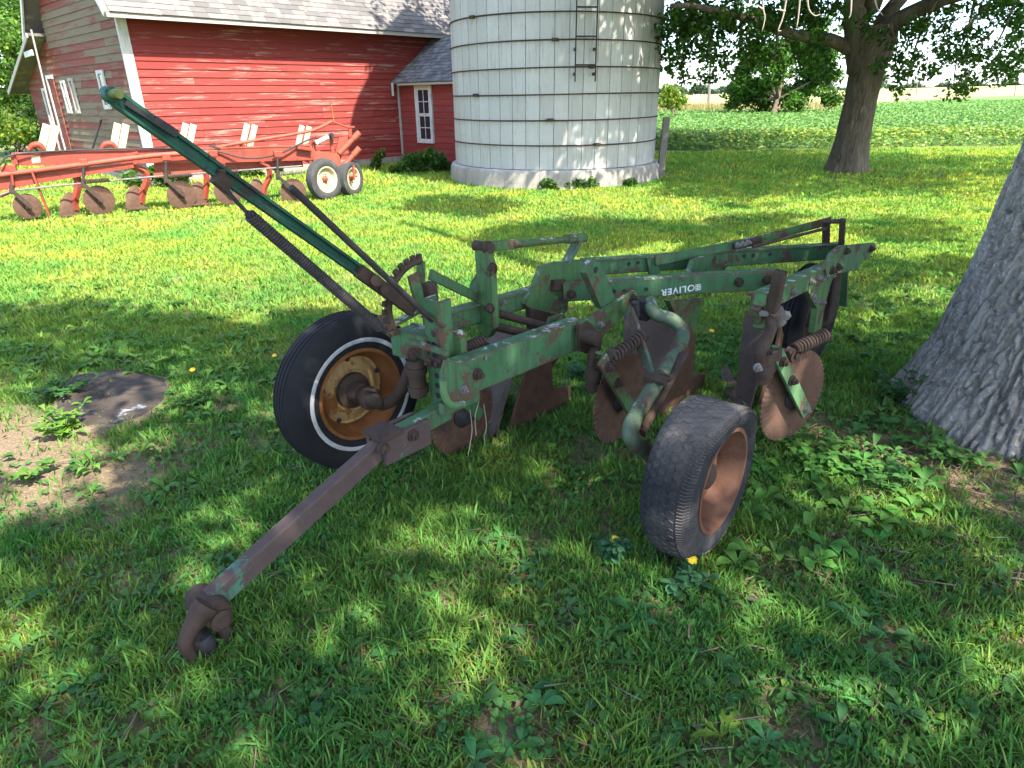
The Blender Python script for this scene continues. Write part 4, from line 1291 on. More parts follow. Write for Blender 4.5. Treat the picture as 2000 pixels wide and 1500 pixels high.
# coulters: rippled disc, fork arm, spring
def ripple_disc(c, yaw, R, name='coulter_disc'):
    ax, fw = wheel_axes(yaw)
    up = np.cross(ax, fw)
    n, vs_, fs = 144, [], []
    prof = [(0.03, .004, 0), (.55, .003, 0), (.70, .003, .1), (.85, .0025, .8), (.97, .002, 1), (1.0, .0008, 1)]
    for side in (1, -1):
        for (k, th, am) in prof:
            for j in range(n):
                t = 2 * PI * j / n
                w_ = am * 0.0034 * math.sin(48 * t + 1.2 * k)
                vs_.append(c + (fw * math.cos(t) + up * math.sin(t)) * (R * k * (1 + .006 * math.sin(3 * t + c[0]) * (k > .9))) + ax * (side * th + w_))
    m_ = len(prof)
    for s_ in (0, 1):
        for i in range(m_ - 1):
            for j in range(n):
                q = (s_ * m_ * n + i * n + j, s_ * m_ * n + i * n + (j + 1) % n, s_ * m_ * n + (i + 1) * n + (j + 1) % n, s_ * m_ * n + (i + 1) * n + j)
                fs.append(q if s_ == 0 else q[::-1])
    for j in range(n):
        a, b = (m_ - 1) * n, 2 * m_ * n - n
        fs.append((a + j, a + (j + 1) % n, b + (j + 1) % n, b + j))
    d = gpart(name, MB().add(vs_, fs), RUST_DISC, sm=50)
    MB().lathe(c - ax * .05, ax, [(0, 0), (.03, .0), (.042, .02), (.06, .04), (.062, .06), (.042, .08), (.03, .10), (0, .101)], 20).build('disc_hub', BLACKIRON, d, 40)
    return ax, fw
c3, c2, c1 = W(2.94, -0.85, 0.275), W(2.42, -1.45, 0.275), W(1.95, -2.0, 0.20)
ax3, fw3 = ripple_disc(c3, 58, 0.222)
ax2, fw2 = ripple_disc(c2, 41, 0.215)
ax1, fw1 = ripple_disc(c1, 42, 0.2)
def fork(pa, pb2, w, mat, ax):
    u_ = unit(np.cross(ax, pb2 - pa))
    f = gpart('coulter_arm', MB().bar(pa, pb2, 0.018, w, u_).bar(pa + u_ * w * .42 - ax * .02, pb2 + u_ * w * .42 - ax * .02, 0.05, 0.012, u_), mat)
    for k_ in (.12, .42, .93):
        bolt(pa + (pb2 - pa) * k_ + ax * .011, ax, k_ < .5)
    return f
# third (rear) coulter
pl3 = lambda x, y, o=0.0: onplane(x, y, c3 + ax3 * (0.055 + o), ax3)
fork(pl3(1518, 690), pl3(1574, 806), 0.062, MOSS_GREEN, ax3)
gpart('coulter_spring', MB().spring(pl3(1552, 683, .01), pl3(1614, 653, .01), 0.024, 0.0075, 11), RUST)
gpart('spring_rod', MB().tube([pl3(1540, 690, .01), pl3(1622, 650, .01)], 0.008, 8), RUST)
e3 = pl3(1547, 692, .0)
gpart('spring_eye', MB().lathe(e3, ax3, [(.034, -.018), (.034, .022), (.016, .022), (.016, -.018)], 18, True).cyl(e3 - ax3 * .03, e3 + ax3 * .03, .014), RUST)
gpart('coulter_shank', MB().bar(ql(1524, 531, -.86), ql(1506, 616, -.88), 0.045, 0.045, PL), RUST)
gpart('shank_clamp', MB().bar(ql(1478, 596, -.93), ql(1486, 640, -.93), 0.05, 0.035, PL).bar(ql(1484, 585, -.92), ql(1512, 590, -.92), 0.05, 0.05).bar(ql(1484, 630, -.92), ql(1504, 634, -.92), 0.05, 0.045), GREEN_WORN)
gpart('clamp_bolt', MB().cyl(ql(1488, 612, -.9), ql(1534, 617, -.86), 0.013, 0.013, 10).cyl(ql(1516, 606, -.86), ql(1522, 628, -.86), 0.028, 0.028, 12).cyl(ql(1526, 614, -.84), ql(1536, 616, -.84), 0.02, 0.02, 6), STEEL_BOLT)
gpart('bent_shank', MB().tube(smooth([ql(1506, 614, -.88), ql(1505, 640, -.87), ql(1494, 668, -.86), ql(1485, 690, -.86), ql(1484, 712, -.86)]), 0.022, 12), RUST)
h3 = ql(1483, 690, -.86)
gpart('swivel_hub', MB().lathe(ql(1486, 748, -.86), (0, 0, 1), [(0, 0), (.034, .004), (.036, .03), (.042, .034), (.042, .085), (.034, .09), (.034, .125), (.025, .13)], 18).bar(ql(1492, 700, -.86), pl3(1524, 690, -.02), 0.035, 0.05), RUST)
bolt(ql(1479, 718, -.815), PL - PB * .5)
# second coulter
pl2 = lambda x, y, o=0.0: onplane(x, y, c2 + ax2 * (0.055 + o), ax2)
fork(pl2(1176, 702), pl2(1234, 802), 0.062, GREEN_WORN, ax2)
gpart('coulter_spring', MB().spring(pl2(1194, 700, .01), pl2(1256, 654, .01), 0.024, 0.0075, 10), RUST)
e2 = pl2(1196, 696, .0)
gpart('spring_eye', MB().lathe(e2, ax2, [(.034, -.018), (.034, .022), (.016, .022), (.016, -.018)], 18, True).cyl(e2 - ax2 * .03, e2 + ax2 * .03, .014), RUST)
gpart('bent_shank', MB().tube(smooth([ql(1166, 660, -1.56), ql(1165, 678, -1.55), ql(1158, 690, -1.54), ql(1154, 715, -1.54)]), 0.021, 12), RUST)
gpart('swivel_hub', MB().lathe(ql(1158, 762, -1.53), (0, 0, 1), [(0, 0), (.034, .002), (.036, .03), (.03, .034), (.03, .05), (.038, .055), (.038, .10), (.03, .115), (.022, .12)], 18).bar(ql(1162, 716, -1.53), pl2(1182, 702, -.02), 0.03, 0.045), RUST)
# first coulter
pl1 = lambda x, y, o=0.0: onplane(x, y, c1 + ax1 * (0.05 + o), ax1)
gpart('coulter_arm', MB().bar(pl1(886, 760), pl1(938, 812), 0.018, 0.06, (0, 0, 1)), GREEN)
gpart('coulter_arm', MB().bar(pl1(866, 775), pl1(872, 840), 0.03, 0.04, PL), RUST)

# plough bottoms
def bottom(b0, l0, h, wing=1.0, ll=0.62):
    def mb_(u, v):
        u = u * wing
        shin = b0 + 0.04 + 0.16 * v + 0.10 * v * v
        return W(shin + 0.24 * u * (0.8 + .2 * v), l0 - (0.16 + 0.22 * v ** 1.2) * u - 0.10 * u * u, 0.03 + h * (v * (1 - .18 * u) + .06 * math.sin(PI * u) * (1 - v)))
    gpart('mouldboard', MB().grid(mb_, 14, 12, 0.010), RUST_STEEL, sm=60)
    def sh_(u, v):
        return W(b0 - 0.10 * (1 - u) + 0.36 * u + .13 * v, l0 + 0.006 - 0.34 * u, -0.01 + 0.07 * v + .015 * u)
    gpart('share', MB().grid(sh_, 8, 3, 0.010), RUST_STEEL, sm=60)
    gpart('landside', MB().plate([W(b0 + .10, l0 + .012, 0.0), W(b0 + ll, l0 + .012, 0.0), W(b0 + ll, l0 + .012, .10), W(b0 + .46 * min(1, ll / .5), l0 + .012, .14), W(b0 + .44 * min(1, ll / .5), l0 + .012, h * .85), W(b0 + .33 * min(1, ll / .45), l0 + .012, h * 1.02), W(b0 + .25, l0 + .012, h * .7), W(b0 + .16, l0 + .012, h * .3)], PL, 0.014), RUST_DISC)
bottom(2.10, -1.96, 0.45)
bottom(2.72, -1.47, 0.45)
bottom(3.12, -1.11, 0.45, 0.55, 0.36)
gpart('front_standard', MB().plate([ql(x, y, -1.985) for x, y in ((1030, 600), (1090, 615), (1086, 700), (1060, 735), (1036, 700))], PL, 0.03), RUST)
# rear linkage
k0, k1, k2 = ql(1280, 510, -1.74), ql(1476, 470, -1.40), ql(1622, 431, -1.16)
gpart('rear_link', MB().bar(k0, k1, 0.014, 0.05), GREEN)
gpart('rear_link', MB().bar(k1 - (k2 - k1) * .1, k2, 0.012, 0.045), GREEN_WORN)
gpart('adjuster_plate', MB().bar(ql(1434, 482, -1.46), ql(1486, 468, -1.37), 0.03, 0.034), RUST)
for (x, y) in ((1440, 479), (1450, 477), (1460, 474), (1472, 470)):
    bolt(ql(x, y, -1.40), PL)
gpart('link_rod', MB().tube([ql(1470, 482, -1.36), ql(1614, 446, -1.13)], 0.009, 8), RUST)
gpart('link_post', MB().bar(ql(1614, 430, -1.15), ql(1613, 480, -1.15), 0.04, 0.022), RUST)
gpart('link_post', MB().bar(ql(1646, 428, -1.05), ql(1643, 478, -1.05), 0.03, 0.02), RUST)
gpart('link_pin', MB().cyl(ql(1606, 433, -1.16), ql(1650, 432, -1.04), 0.013), RUST)
# dead grass stems caught on the front coulter
for (pp_) in ([(918, 800), (922, 840), (916, 880), (912, 905)], [(945, 790), (950, 830), (946, 860), (955, 900)], [(935, 785), (928, 815), (930, 850)]):
    gpart('caught_straw', MB().tube(smooth([pl1(x, y, .03) for x, y in pp_]), 0.0022, 4), TWIG)
# ------------------------------------------------------------------ red plough in the sun
ra, rb_ = gp(55, 430), gp(572, 392)
rw = unit(rb_ - ra)
rn = np.array([rw[1], -rw[0], 0])                 # towards the camera
def rp(x, y, o=0.0):
    return onplane(x, y, ra + rn * o, rn)
RP = thing('plough', 'faded red multi-furrow plough with cream trip boards parked in front of the barn', 'plough', (ra + rb_) / 2)
def rpart(name, mb, mat, parent=None, sm=35, label=None):
    return mb.build(name, mat, parent or RP, sm, label)
def rplate(pts, o, t):
    return MB().plate([rp(x, y, o) for x, y in pts], rn, t)
# main beams
rpart('main_beam', rplate([(22, 302), (60, 298), (345, 293), (604, 284), (612, 312), (345, 319), (230, 318), (60, 323), (32, 322)], -0.10, 0.14), RED)
rpart('beam_top', MB().bar(rp(24, 300, -.10), rp(606, 284, -.10), 0.16, 0.02), RED_ORANGE)
rpart('front_beam', rplate([(-90, 352), (0, 343), (260, 318), (262, 327), (80, 357), (0, 372), (-90, 388)], 0.03, 0.10), RED)
rpart('hydraulic_pipe', MB().tube(smooth([rp(-90, 354, .12), rp(0, 342, .12), rp(140, 324, .12), rp(300, 304, .10), rp(418, 297, .08)]), 0.036, 12), RED_ORANGE)
rpart('beam_cap', rplate([(20, 303), (28, 298), (36, 320), (26, 324)], 0.0, 0.05), RED)
rpart('decal', rplate([(61, 306), (78, 304), (79, 317), (63, 319)], -0.027, 0.002), CREAM, label='small cream decal on the red beam')
rpart('parking_stand', MB().bar(rp(62, 333, .14), rp(98, 425, .14), 0.025, 0.075, rn), RED).__setitem__('label', 'slanting red parking stand')
rpart('stand_foot', MB().bar(rp(93, 424, .14), rp(103, 428, .14), 0.09, 0.05), RUST)
rpart('long_rod', MB().tube([rp(-60, 402, .2), rp(26, 372, .2), rp(180, 356, .2), rp(300, 345, .18), rp(590, 324, .1)], 0.013, 8), STEEL_BOLT)
rpart('rod_bracket', MB().bar(rp(22, 338, .17), rp(27, 372, .19), 0.03, 0.02).bar(rp(-8, 386, .12), rp(26, 372, .18), 0.05, 0.05), RED)
rpart('lower_rail', rplate([(300, 318), (420, 314), (422, 330), (302, 336)], -0.16, 0.05), RED_ORANGE)
rpart('lower_rail', rplate([(440, 318), (590, 313), (592, 326), (440, 333)], -0.16, 0.05), RED)
rpart('lower_rail', rplate([(300, 338), (430, 329), (430, 338), (300, 347)], -0.05, 0.05), RED_ORANGE)
# cream trip boards in pairs with their castings
for i, (x, w_) in enumerate(((94, 14), (234, 13), (365, 12), (484, 12), (592, 11))):
    lean = (12, 9, 10, 11, 9)[i]
    yb = (294, 292, 291, 290, 289)[i]
    yt = (243, 241, 241, 242, 245)[i]
    for s_ in (0, 1):
        x0 = x - w_ + s_ * w_ * 1.25
        o = -0.26 - 0.02 * s_
        rpart('trip_board', MB().bar(rp(x0, yb + 2 * s_, o), rp(x0 + lean, yt + 2 * s_, o - .03), 0.035, 0.10 - .004 * i, rw), CREAM)
    if i < 4:
        cx, cy = x - w_ - 10, yb - 4
        pts = smooth([rp(cx - 14, cy + 4, -.2), rp(cx - 6, cy - 6, -.2), rp(cx + 8, cy - 7, -.2), rp(cx + 18, cy + 4, -.2)])
        rpart('trip_casting', MB().tube(pts, [0.02 + 0.022 * math.sin(PI * k / (len(pts) - 1)) for k in range(len(pts))], 10), RED)
# standards with bottoms
for i, (pts, w0) in enumerate((([(150, 344), (152, 365), (146, 395), (148, 410)], .05), ([(258, 324), (282, 334), (287, 352), (278, 378), (276, 396)], .05),
                               ([(400, 330), (404, 350), (402, 372), (400, 388)], .045), ([(508, 318), (524, 328), (526, 346), (517, 366), (515, 382)], .045))):
    rpart('standard', MB().tube(smooth([rp(x, y, -.02) for x, y in pts]), [w0] * ((len(pts) - 1) * 5 + 1), 4), RED)
    x, y = pts[-1]
    def mbf(u, v, x=x, y=y):
        p = rp(x - 30 + 34 * u, y + 12 - 46 * v * (.35 + .65 * math.sin(PI * (.15 + u * .75))), 0)
        return p + rn * (-0.10 * v * v - 0.12 * u + .12)
    rpart('mouldboard', MB().grid(mbf, 8, 8, 0.012), RUST_DISC, sm=60)
    rpart('share', MB().bar(rp(x - 30, y + 12, .10), rp(x + 12, y + 10, -.02), 0.08, 0.03), RUST_DISC)
# coulters
for i, (x, y, r) in enumerate(((54, 403, 29), (194, 391, 32), (355, 381, 30), (446, 374, 28), (573, 375, 26))):
    c = rp(x, y, .16)
    R_ = np.linalg.norm(rp(x + r, y, .16) - c)
    axr = unit(rn + rw * (.25 if i in (0, 1, 2) else .1))
    ds = rpart('coulter_disc', MB().lathe(c, axr, [(0, -.003), (R_ * .97, -.003), (R_, 0), (R_ * .97, .003), (.05, .003), (0, .003)], 40), RUST_DISC, sm=40)
    MB().lathe(c - axr * .05, axr, [(0, 0), (.03, 0), (.045, .03), (.05, .055), (.035, .09), (.03, .12), (0, .125)], 16).build('disc_hub', RUST, ds)
    ao = 0.24
    p0, p1 = rp(x - 30, y - 30, ao), rp(x + 8, y + 3, ao)
    rpart('coulter_arm', MB().bar(p0, p1, 0.02, 0.055, unit(np.cross(rn, p1 - p0))), BLACKIRON if i in (3, 4) else RUST)
    rpart('swivel_hub', MB().cyl(rp(x - 31, y - 42, ao - .03), rp(x - 31, y - 24, ao - .03), 0.03), RUST)
    rpart('coulter_shank', MB().tube([rp(x - 31, y - 78 + 6 * (i == 0), .12), rp(x - 31, y - 40, .16)], 0.018, 8), BLACKIRON)
    if i > 0:
        rpart('coulter_spring', MB().spring(rp(x - 26, y - 36, ao), rp(x + 20, y - 40, ao), 0.028, 0.007, 13, 5, 10), STEEL_BOLT if i == 4 else RUST)
    rpart('shank_clamp', MB().bar(rp(x - 38, y - 74, .10), rp(x - 22, y - 74, .10), 0.10, 0.10), RED)
# tail wheels and steering
def redwheel(px, py, yaw, R, o, lab):
    ax, fw = wheel_axes(yaw)
    c = rp(px, py, o)
    c = np.array([c[0], c[1], R - 0.012])
    w = 0.17
    t = rpart('tail_wheel', MB().cyl(c - ax * .06, c + ax * .06, 0.03), RED, label=lab)
    crown = []
    for k_ in range(7):
        x = -0.06 + 0.02 * k_
        crown += [(R - abs(x) ** 2 * 1.5 - .006, x - .008), (R - abs(x) ** 2 * 1.5, x - .006), (R - abs(x) ** 2 * 1.5, x + .006), (R - abs(x) ** 2 * 1.5 - .006, x + .008)]
    prof = [(R * .60, -w * .36), (R * .66, -w * .46), (R * .80, -w * .5), (R * .93, -w * .45)] + crown + [(R * .93, w * .45), (R * .80, w * .5), (R * .66, w * .46), (R * .60, w * .36)]
    MB().lathe(c, ax, prof, 56).build('tyre', TYRE_GREY, t, 40)
    MB().lathe(c, ax, [(R * .56, -w * .40), (R * .635, -w * .42), (R * .60, -w * .2), (R * .50, 0), (R * .60, w * .2), (R * .635, w * .42), (R * .56, w * .40), (R * .47, .005), (R * .3, .02), (R * .16, .0), (.02, .0)], 40).build('rim', CREAM, t, 35)
    MB().lathe(c, ax, [(.05, 0), (.05, .03), (.03, .05), (0, .052)], 14).build('hub', RED, t)
    for k_ in range(5):
        a = 2 * PI * k_ / 5
        q = c + (fw * math.cos(a) + np.array([0, 0, 1]) * math.sin(a)) * R * .24 + ax * .018
        MB().bolt(q, ax, .008, .008, False).build('wheel_nut', STEEL_BOLT, t)
    return c, ax
wc, wax = redwheel(634, 352, 36, 0.335, 0.10, 'near grey ribbed tail wheel with a cream rim')
wc2, wax2 = redwheel(684, 346, 22, 0.30, -0.15, 'far tail wheel with a cream rim, turned aside')
rpart('tail_frame', rplate([(588, 292), (606, 288), (628, 296), (660, 300), (668, 322), (660, 338), (640, 322), (612, 322), (592, 314)], -0.12, 0.10), RED_ORANGE)
rpart('tail_post', MB().bar(rp(612, 268, -.1), rp(614, 318, -.1), 0.05, 0.05).bar(rp(606, 306, -.08), rp(606, 320, -.08), 0.08, 0.05), RED)
rpart('tail_post', MB().bar(rp(646, 262, -.1), rp(652, 318, -.1), 0.05, 0.06), RED)
rpart('cylinder_bracket', MB().bar(rp(580, 288, .0), rp(608, 292, .0), 0.12, 0.05), RED)
rpart('hydraulic_cylinder', MB().cyl(rp(618, 279, -.02), rp(640, 268, -.02), 0.036, 0.036, 16).cyl(rp(617, 279.5, -.02), rp(620, 278, -.02), 0.044).cyl(rp(638, 269, -.02), rp(641, 267.5, -.02), 0.044), WHITE_PAINT)
rpart('piston_rod', MB().cyl(rp(640, 268, -.02), rp(652, 263, -.02), 0.015).bar(rp(646, 260, -.02), rp(650, 270, -.02), 0.07, 0.05), BLACKIRON)
rpart('upper_arm', MB().cyl(rp(662, 300, -.1), rp(698, 263, -.1), 0.05, 0.042, 14).cyl(rp(690, 271, -.1), rp(702, 259, -.1), 0.052), RED_ORANGE)
rpart('lower_arm', MB().cyl(rp(664, 332, -.08), rp(698, 294, -.08), 0.05, 0.040, 14).cyl(rp(690, 303, -.08), rp(702, 289, -.08), 0.05), RED_ORANGE)
rpart('side_plate', rplate([(662, 268), (682, 266), (668, 300), (660, 336), (654, 300)], -0.18, 0.04), RED_ORANGE)
rpart('wheel_arm', MB().tube(smooth([rp(664, 334, -.1), rp(662, 344, -.05), wc + wax * -.12 + (0, 0, .02)]), 0.03, 10), RED)
rpart('wheel_arm', MB().bar(rp(690, 322, .02), rp(692, 352, .02), 0.05, 0.03).cyl(rp(684, 344, .0), rp(698, 344, .02), 0.02), RED_ORANGE)
rpart('upper_pipe', MB().tube(smooth([rp(420, 289, -.05), rp(470, 279, -.05), rp(590, 259, -.08), rp(622, 250, -.1), rp(648, 237, -.1)]), 0.026, 10), RED_ORANGE)
rpart('rear_link', MB().tube([rp(648, 237, -.1), rp(682, 250, -.12)], 0.016, 8).bar(rp(676, 248, -.12), rp(692, 248, -.12), 0.05, 0.03).bar(rp(684, 250, -.12), rp(684, 268, -.12), 0.03, 0.05), RED)
rpart('flag_rod', MB().tube([rp(652, 236, -.1), rp(648, 212, -.1), rp(646, 198, -.1)], [0.012, 0.012, 0.014], 8), m_rust('orange_rod', (.3, .12, .02), (.42, .18, .03), (.06, .04, .03), .6, 6))
rpart('pipe_clevis', MB().bar(rp(408, 284, -.04), rp(430, 290, -.04), 0.05, 0.03).bar(rp(418, 278, -.04), rp(420, 296, -.04), 0.03, 0.03), RUST)
rpart('hose', MB().tube(smooth([rp(-20, 345, .1), rp(2, 320, .1), rp(20, 304, .06), (rp(100, 296, .0)), rp(230, 291, .0), rp(340, 290, .0), rp(420, 295, .0), rp(480, 309, .06), rp(540, 302, .06), rp(600, 274, .0), rp(618, 268, .0)]), 0.013, 8), BLACKIRON)
rpart('crossbar', MB().bar(rp(245, 304, -.02), rp(270, 298, -.02), 0.08, 0.04), RED)
# drawbar gear at the left edge of the picture
rpart('hitch_frame', MB().bar(rp(0, 352, .0), rp(16, 322, .0), 0.06, 0.07).bar(rp(-14, 330, -.1), rp(24, 328, -.1), .05, .05), RED)
# ------------------------------------------------------------------ vegetation helpers
def leaf_quads(c, size, rng, flat=0.35, aspect=0.55, cup=0.25):
    """one folded leaf (2 quads -> 4 tris... kept to 4 verts + fold) per centre; returns verts, quads"""
    n = len(c)
    size = np.broadcast_to(size, (n,))
    az = rng.random(n) * 2 * PI
    el = (rng.random(n) - 0.62) * PI * (1 - flat)
    d = np.stack([np.cos(az) * np.cos(el), np.sin(az) * np.cos(el), np.sin(el)], 1)
    r = rng.normal(size=(n, 3))
    r[:, 2] += 1.2
    s = np.cross(d, r)
    s /= np.linalg.norm(s, axis=1, keepdims=True) + 1e-9
    nn = np.cross(s, d)
    L_, w = size[:, None], (size * aspect * 0.5)[:, None]
    a = c - d * L_ * 0.5
    b = c + s * w + nn * L_ * cup * .3 - d * L_ * .05
    e = c + d * L_ * 0.5 - nn * L_ * cup * .3
    f = c - s * w + nn * L_ * cup * .3 - d * L_ * .05
    v = np.stack([a, b, e, f], 1).reshape(-1, 3)
    i = np.arange(n) * 4
    t = np.concatenate([np.stack([i, i + 1, i + 2], 1), np.stack([i, i + 2, i + 3], 1)])
    return v, t
def tints(n, base, var, rng, yellow=0.0):
    base = np.asarray(base)
    k = 1 + (rng.random((n, 1)) - .5) * var
    c = base[None] * k
    c[:, 0] *= 1 + (rng.random(n) - .4) * var * .8
    if yellow:
        m = rng.random(n) < yellow
        c[m] = c[m] * np.array([2.0, 1.55, 1.0])
    return np.clip(c, 0, 1)
def clump_points(centers, radii, per, rng):
    k = np.repeat(np.arange(len(centers)), per)
    p = rng.normal(size=(len(k), 3))
    p /= np.linalg.norm(p, axis=1, keepdims=True)
    p *= (rng.random((len(k), 1)) ** 0.45)
    rr_ = np.asarray(radii)[k][:, None]
    return np.asarray(centers)[k] + p * rr_ * np.array([1, 1, .75]), k
def foliage(name, centers, radii, per, size, base, parent, rng, var=0.7, yellow=0.03, mat=None, clumpvar=0.5):
    p, k = clump_points(centers, radii, per, rng)
    v, t = leaf_quads(p, size * (0.7 + .6 * rng.random(len(p))), rng)
    ck = 1 + (rng.random(len(centers)) - .5) * clumpvar
    c = tints(len(p), base, var, rng, yellow) * ck[k][:, None]
    off = OFF.get(parent.name, np.zeros(3)) if parent is not None else np.zeros(3)
    me = fastmesh(name, v - off, t, None, np.repeat(c, 4, 0), mat or LEAF_M)
    return link(name, me, parent)
def limb(par, pts, r0, r1, mat, name='limb', n=10, k=5):
    s_ = smooth(pts, k)
    m = len(s_)
    jit = [p + np.array([random.gauss(0, 1), random.gauss(0, 1), random.gauss(0, 1)]) * r0 * .06 for p in s_]
    return MB().tube(jit, [r0 + (r1 - r0) * (i / (m - 1)) ** .8 for i in range(m)], n).build(name, mat, par, 180)

# ------------------------------------------------------------------ where shade falls (in the photograph), used to thin the crowns that cast it
def in_poly(x, y, poly):
    inside = np.zeros(x.shape, bool)
    j = len(poly) - 1
    for i in range(len(poly)):
        xi, yi = poly[i]
        xj, yj = poly[j]
        c = ((yi > y) != (yj > y)) & (x < (xj - xi) * (y - yi) / (yj - yi + 1e-9) + xi)
        inside ^= c
        j = i
    return inside
DARK = [[(-400, 610), (150, 600), (400, 625), (520, 660), (560, 620), (640, 600), (760, 660), (820, 720), (900, 690), (960, 640), (1080, 610), (1200, 545), (1330, 540), (1500, 470), (1680, 500), (1800, 520), (2100, 470), (2600, 500), (2800, 2500), (-1200, 2500)],
        [(930, 470), (1000, 440), (1150, 425), (1260, 430), (1330, 470), (1180, 490), (1060, 500)],
        [(780, 410), (830, 386), (960, 384), (1020, 400), (940, 425)],
        [(1280, 440), (1420, 425), (1560, 420), (1500, 470), (1330, 480)],
        [(1640, 430), (1800, 425), (1900, 440), (1890, 480), (1700, 470)],
        [(1380, 396), (1480, 388), (1520, 400), (1440, 412)]]
LIT = [(60, 900, 170, 75), (330, 790, 60, 40), (520, 840, 42, 38), (30, 1180, 50, 95), (190, 1465, 90, 30), (1000, 1450, 50, 30), (1262, 1185, 26, 24), (1730, 1270, 60, 45), (1960, 960, 80, 40),
       (1620, 905, 55, 34), (1380, 800, 40, 26), (620, 1440, 40, 25), (1070, 950, 24, 22), (890, 1420, 25, 20), (30, 780, 40, 24), (250, 690, 140, 14), (700, 1000, 18, 14), (1450, 1330, 26, 20), (400, 1330, 20, 16),
       (1800, 590, 70, 20), (1700, 640, 40, 16), (1880, 690, 30, 20), (1160, 600, 40, 14), (560, 1150, 20, 15), (1180, 1330, 18, 13), (1900, 1420, 40, 25), (230, 800, 50, 18), (120, 1300, 24, 18),
       (1290, 860, 24, 18), (1230, 760, 18, 14), (870, 980, 16, 12), (1560, 1200, 22, 16), (1420, 1240, 14, 11)]
def shade_want(gx, gy):
    """probability that the photograph shows shade at ground point (gx, gy)"""
    q = np.stack([gx, gy, np.zeros_like(gx)], 1) - cC
    w = q @ cF
    px = 1000 + FPX * (q @ cR) / np.maximum(w, .05)
    py = 750 - FPX * (q @ cU) / np.maximum(w, .05)
    s_ = np.zeros(len(gx))
    for pl in DARK:
        s_[in_poly(px, py, pl)] = 1.0
    for x, y, a, b in LIT:
        d = ((px - x) / a / 1.4) ** 2 + ((py - y) / b / 1.6) ** 2
        s_ = np.where(d < 1, 0.02, s_)
    fl = fbm(gx * 2.1 + 40, gy * 2.1 + 17, 2)
    s_ = np.where((fl > .715) & (py > 640), s_ * .12, s_)
    s_ = np.where((w < .5) | (gy < .6), 0.85, s_)
    return s_
def sun_to_ground(c):
    t = c[:, 2] / SUN[2]
    return c[:, 0] - SUN[0] * t, c[:, 1] - SUN[1] * t

# ------------------------------------------------------------------ near tree on the right: furrowed trunk, crown overhead (out of the picture)
NT0 = np.array([2.70, 3.06, 0.0])
ntree = thing('tree', 'large tree with furrowed grey bark at the right edge of the picture', 'tree', NT0)
def trunk_mesh(base, prof, n, dz, ridge, freq, lean=(0, 0), lobes=5, lob=0.05, seed=1.0):
    zs = np.arange(prof[0][0], prof[-1][0] + 1e-6, dz)
    vs_, fs = [], []
    for i, z in enumerate(zs):
        r = np.interp(z, [p[0] for p in prof], [p[1] for p in prof])
        fl = max(0.0, 1 - max(z, 0) / 0.9)
        for j in range(n):
            t = 2 * PI * j / n
            rr_ = r * (1 + lob * fl * math.cos(lobes * t + 1.3) + 0.03 * math.sin(3 * t + z))
            cx, sy = math.cos(t), math.sin(t)
            q = Vector((cx * freq + seed, sy * freq, z * freq * .15))
            wv = mnoise.noise(q * .35) * 1.4
            h = min(1.0, abs(mnoise.noise(Vector((q.x + wv, q.y + wv * .6, q.z * 1.6)))) * 5.5)
            h2 = min(1.0, .35 + abs(mnoise.noise(Vector((q.x * 1.3 + 9, q.y * 1.3, q.z * 4.5 + wv)))) * 4.0)
            h3 = mnoise.noise(Vector((q.x * 3.1, q.y * 3.1, q.z * 9)))
            d = ridge * (h * h2 * 1.0 + .08 * h3 - .5)
            vs_.append((base[0] + (rr_ + d) * cx + lean[0] * z, base[1] + (rr_ + d) * sy + lean[1] * z, z))
    m_ = len(zs)
    i = np.arange(m_ - 1)[:, None] * n
    j = np.arange(n)[None]
    q = np.stack([i + j, i + (j + 1) % n, i + n + (j + 1) % n, i + n + j], -1).reshape(-1, 4)
    return np.array(vs_), q
v_, q_ = trunk_mesh(NT0, [(-.15, .74), (0, .65), (.12, .585), (.35, .505), (.7, .45), (1.3, .40), (2.2, .37), (3.6, .35)], 460, 0.013, 0.052, 13.5, (0.05, 0.0))
tm_ = fastmesh('trunk', v_ - NT0, None, q_, None, BARK, True)
link('trunk', tm_, ntree)
top = NT0 + np.array([.17, 0, 3.55])
rng = np.random.default_rng(5)
for d in ((1.6, -2.0, 3.0), (-1.2, -2.8, 2.8), (2.6, 1.4, 2.8), (0.2, .3, 4.6)):
    d = np.array(d)
    limb(ntree, [top - (0, 0, .25), top + d * .35 + (0, 0, .1), top + d * .7, top + d * 1.15 + (0, 0, .5)], .2, .05, BARK)
# crown: sample the crown volume, keep what the shade on the ground asks for
N = 15000
c = np.stack([rng.uniform(-6.5, 9, N), rng.uniform(-8, 8.5, N), rng.uniform(3.6, 9.5, N)], 1)
cc = (c - (NT0 + np.array([-.3, -1.2, 6.0]))) / np.array([6.6, 6.8, 3.6])
ok = (cc ** 2).sum(1) < 1
gx, gy = sun_to_ground(c)
want = shade_want(gx, gy)
dist = np.hypot(c[:, 0], c[:, 1])
fx = c - cC
wq = fx @ cF
ppx, ppy = 1000 + FPX * (fx @ cR) / np.where(wq > .1, wq, 1e9), 750 - FPX * (fx @ cU) / np.where(wq > .1, wq, 1e9)
infr = (wq > .1) & (ppy > -90) & (ppx > -200) & (ppx < 2200)
ok &= (rng.random(N) < want * .95) & ~infr
c = c[ok]
nclump_near = len(c)
foliage('crown', c, rng.uniform(.18, .36, len(c)), 19, 0.155, (0.055, 0.13, 0.026), ntree, rng)
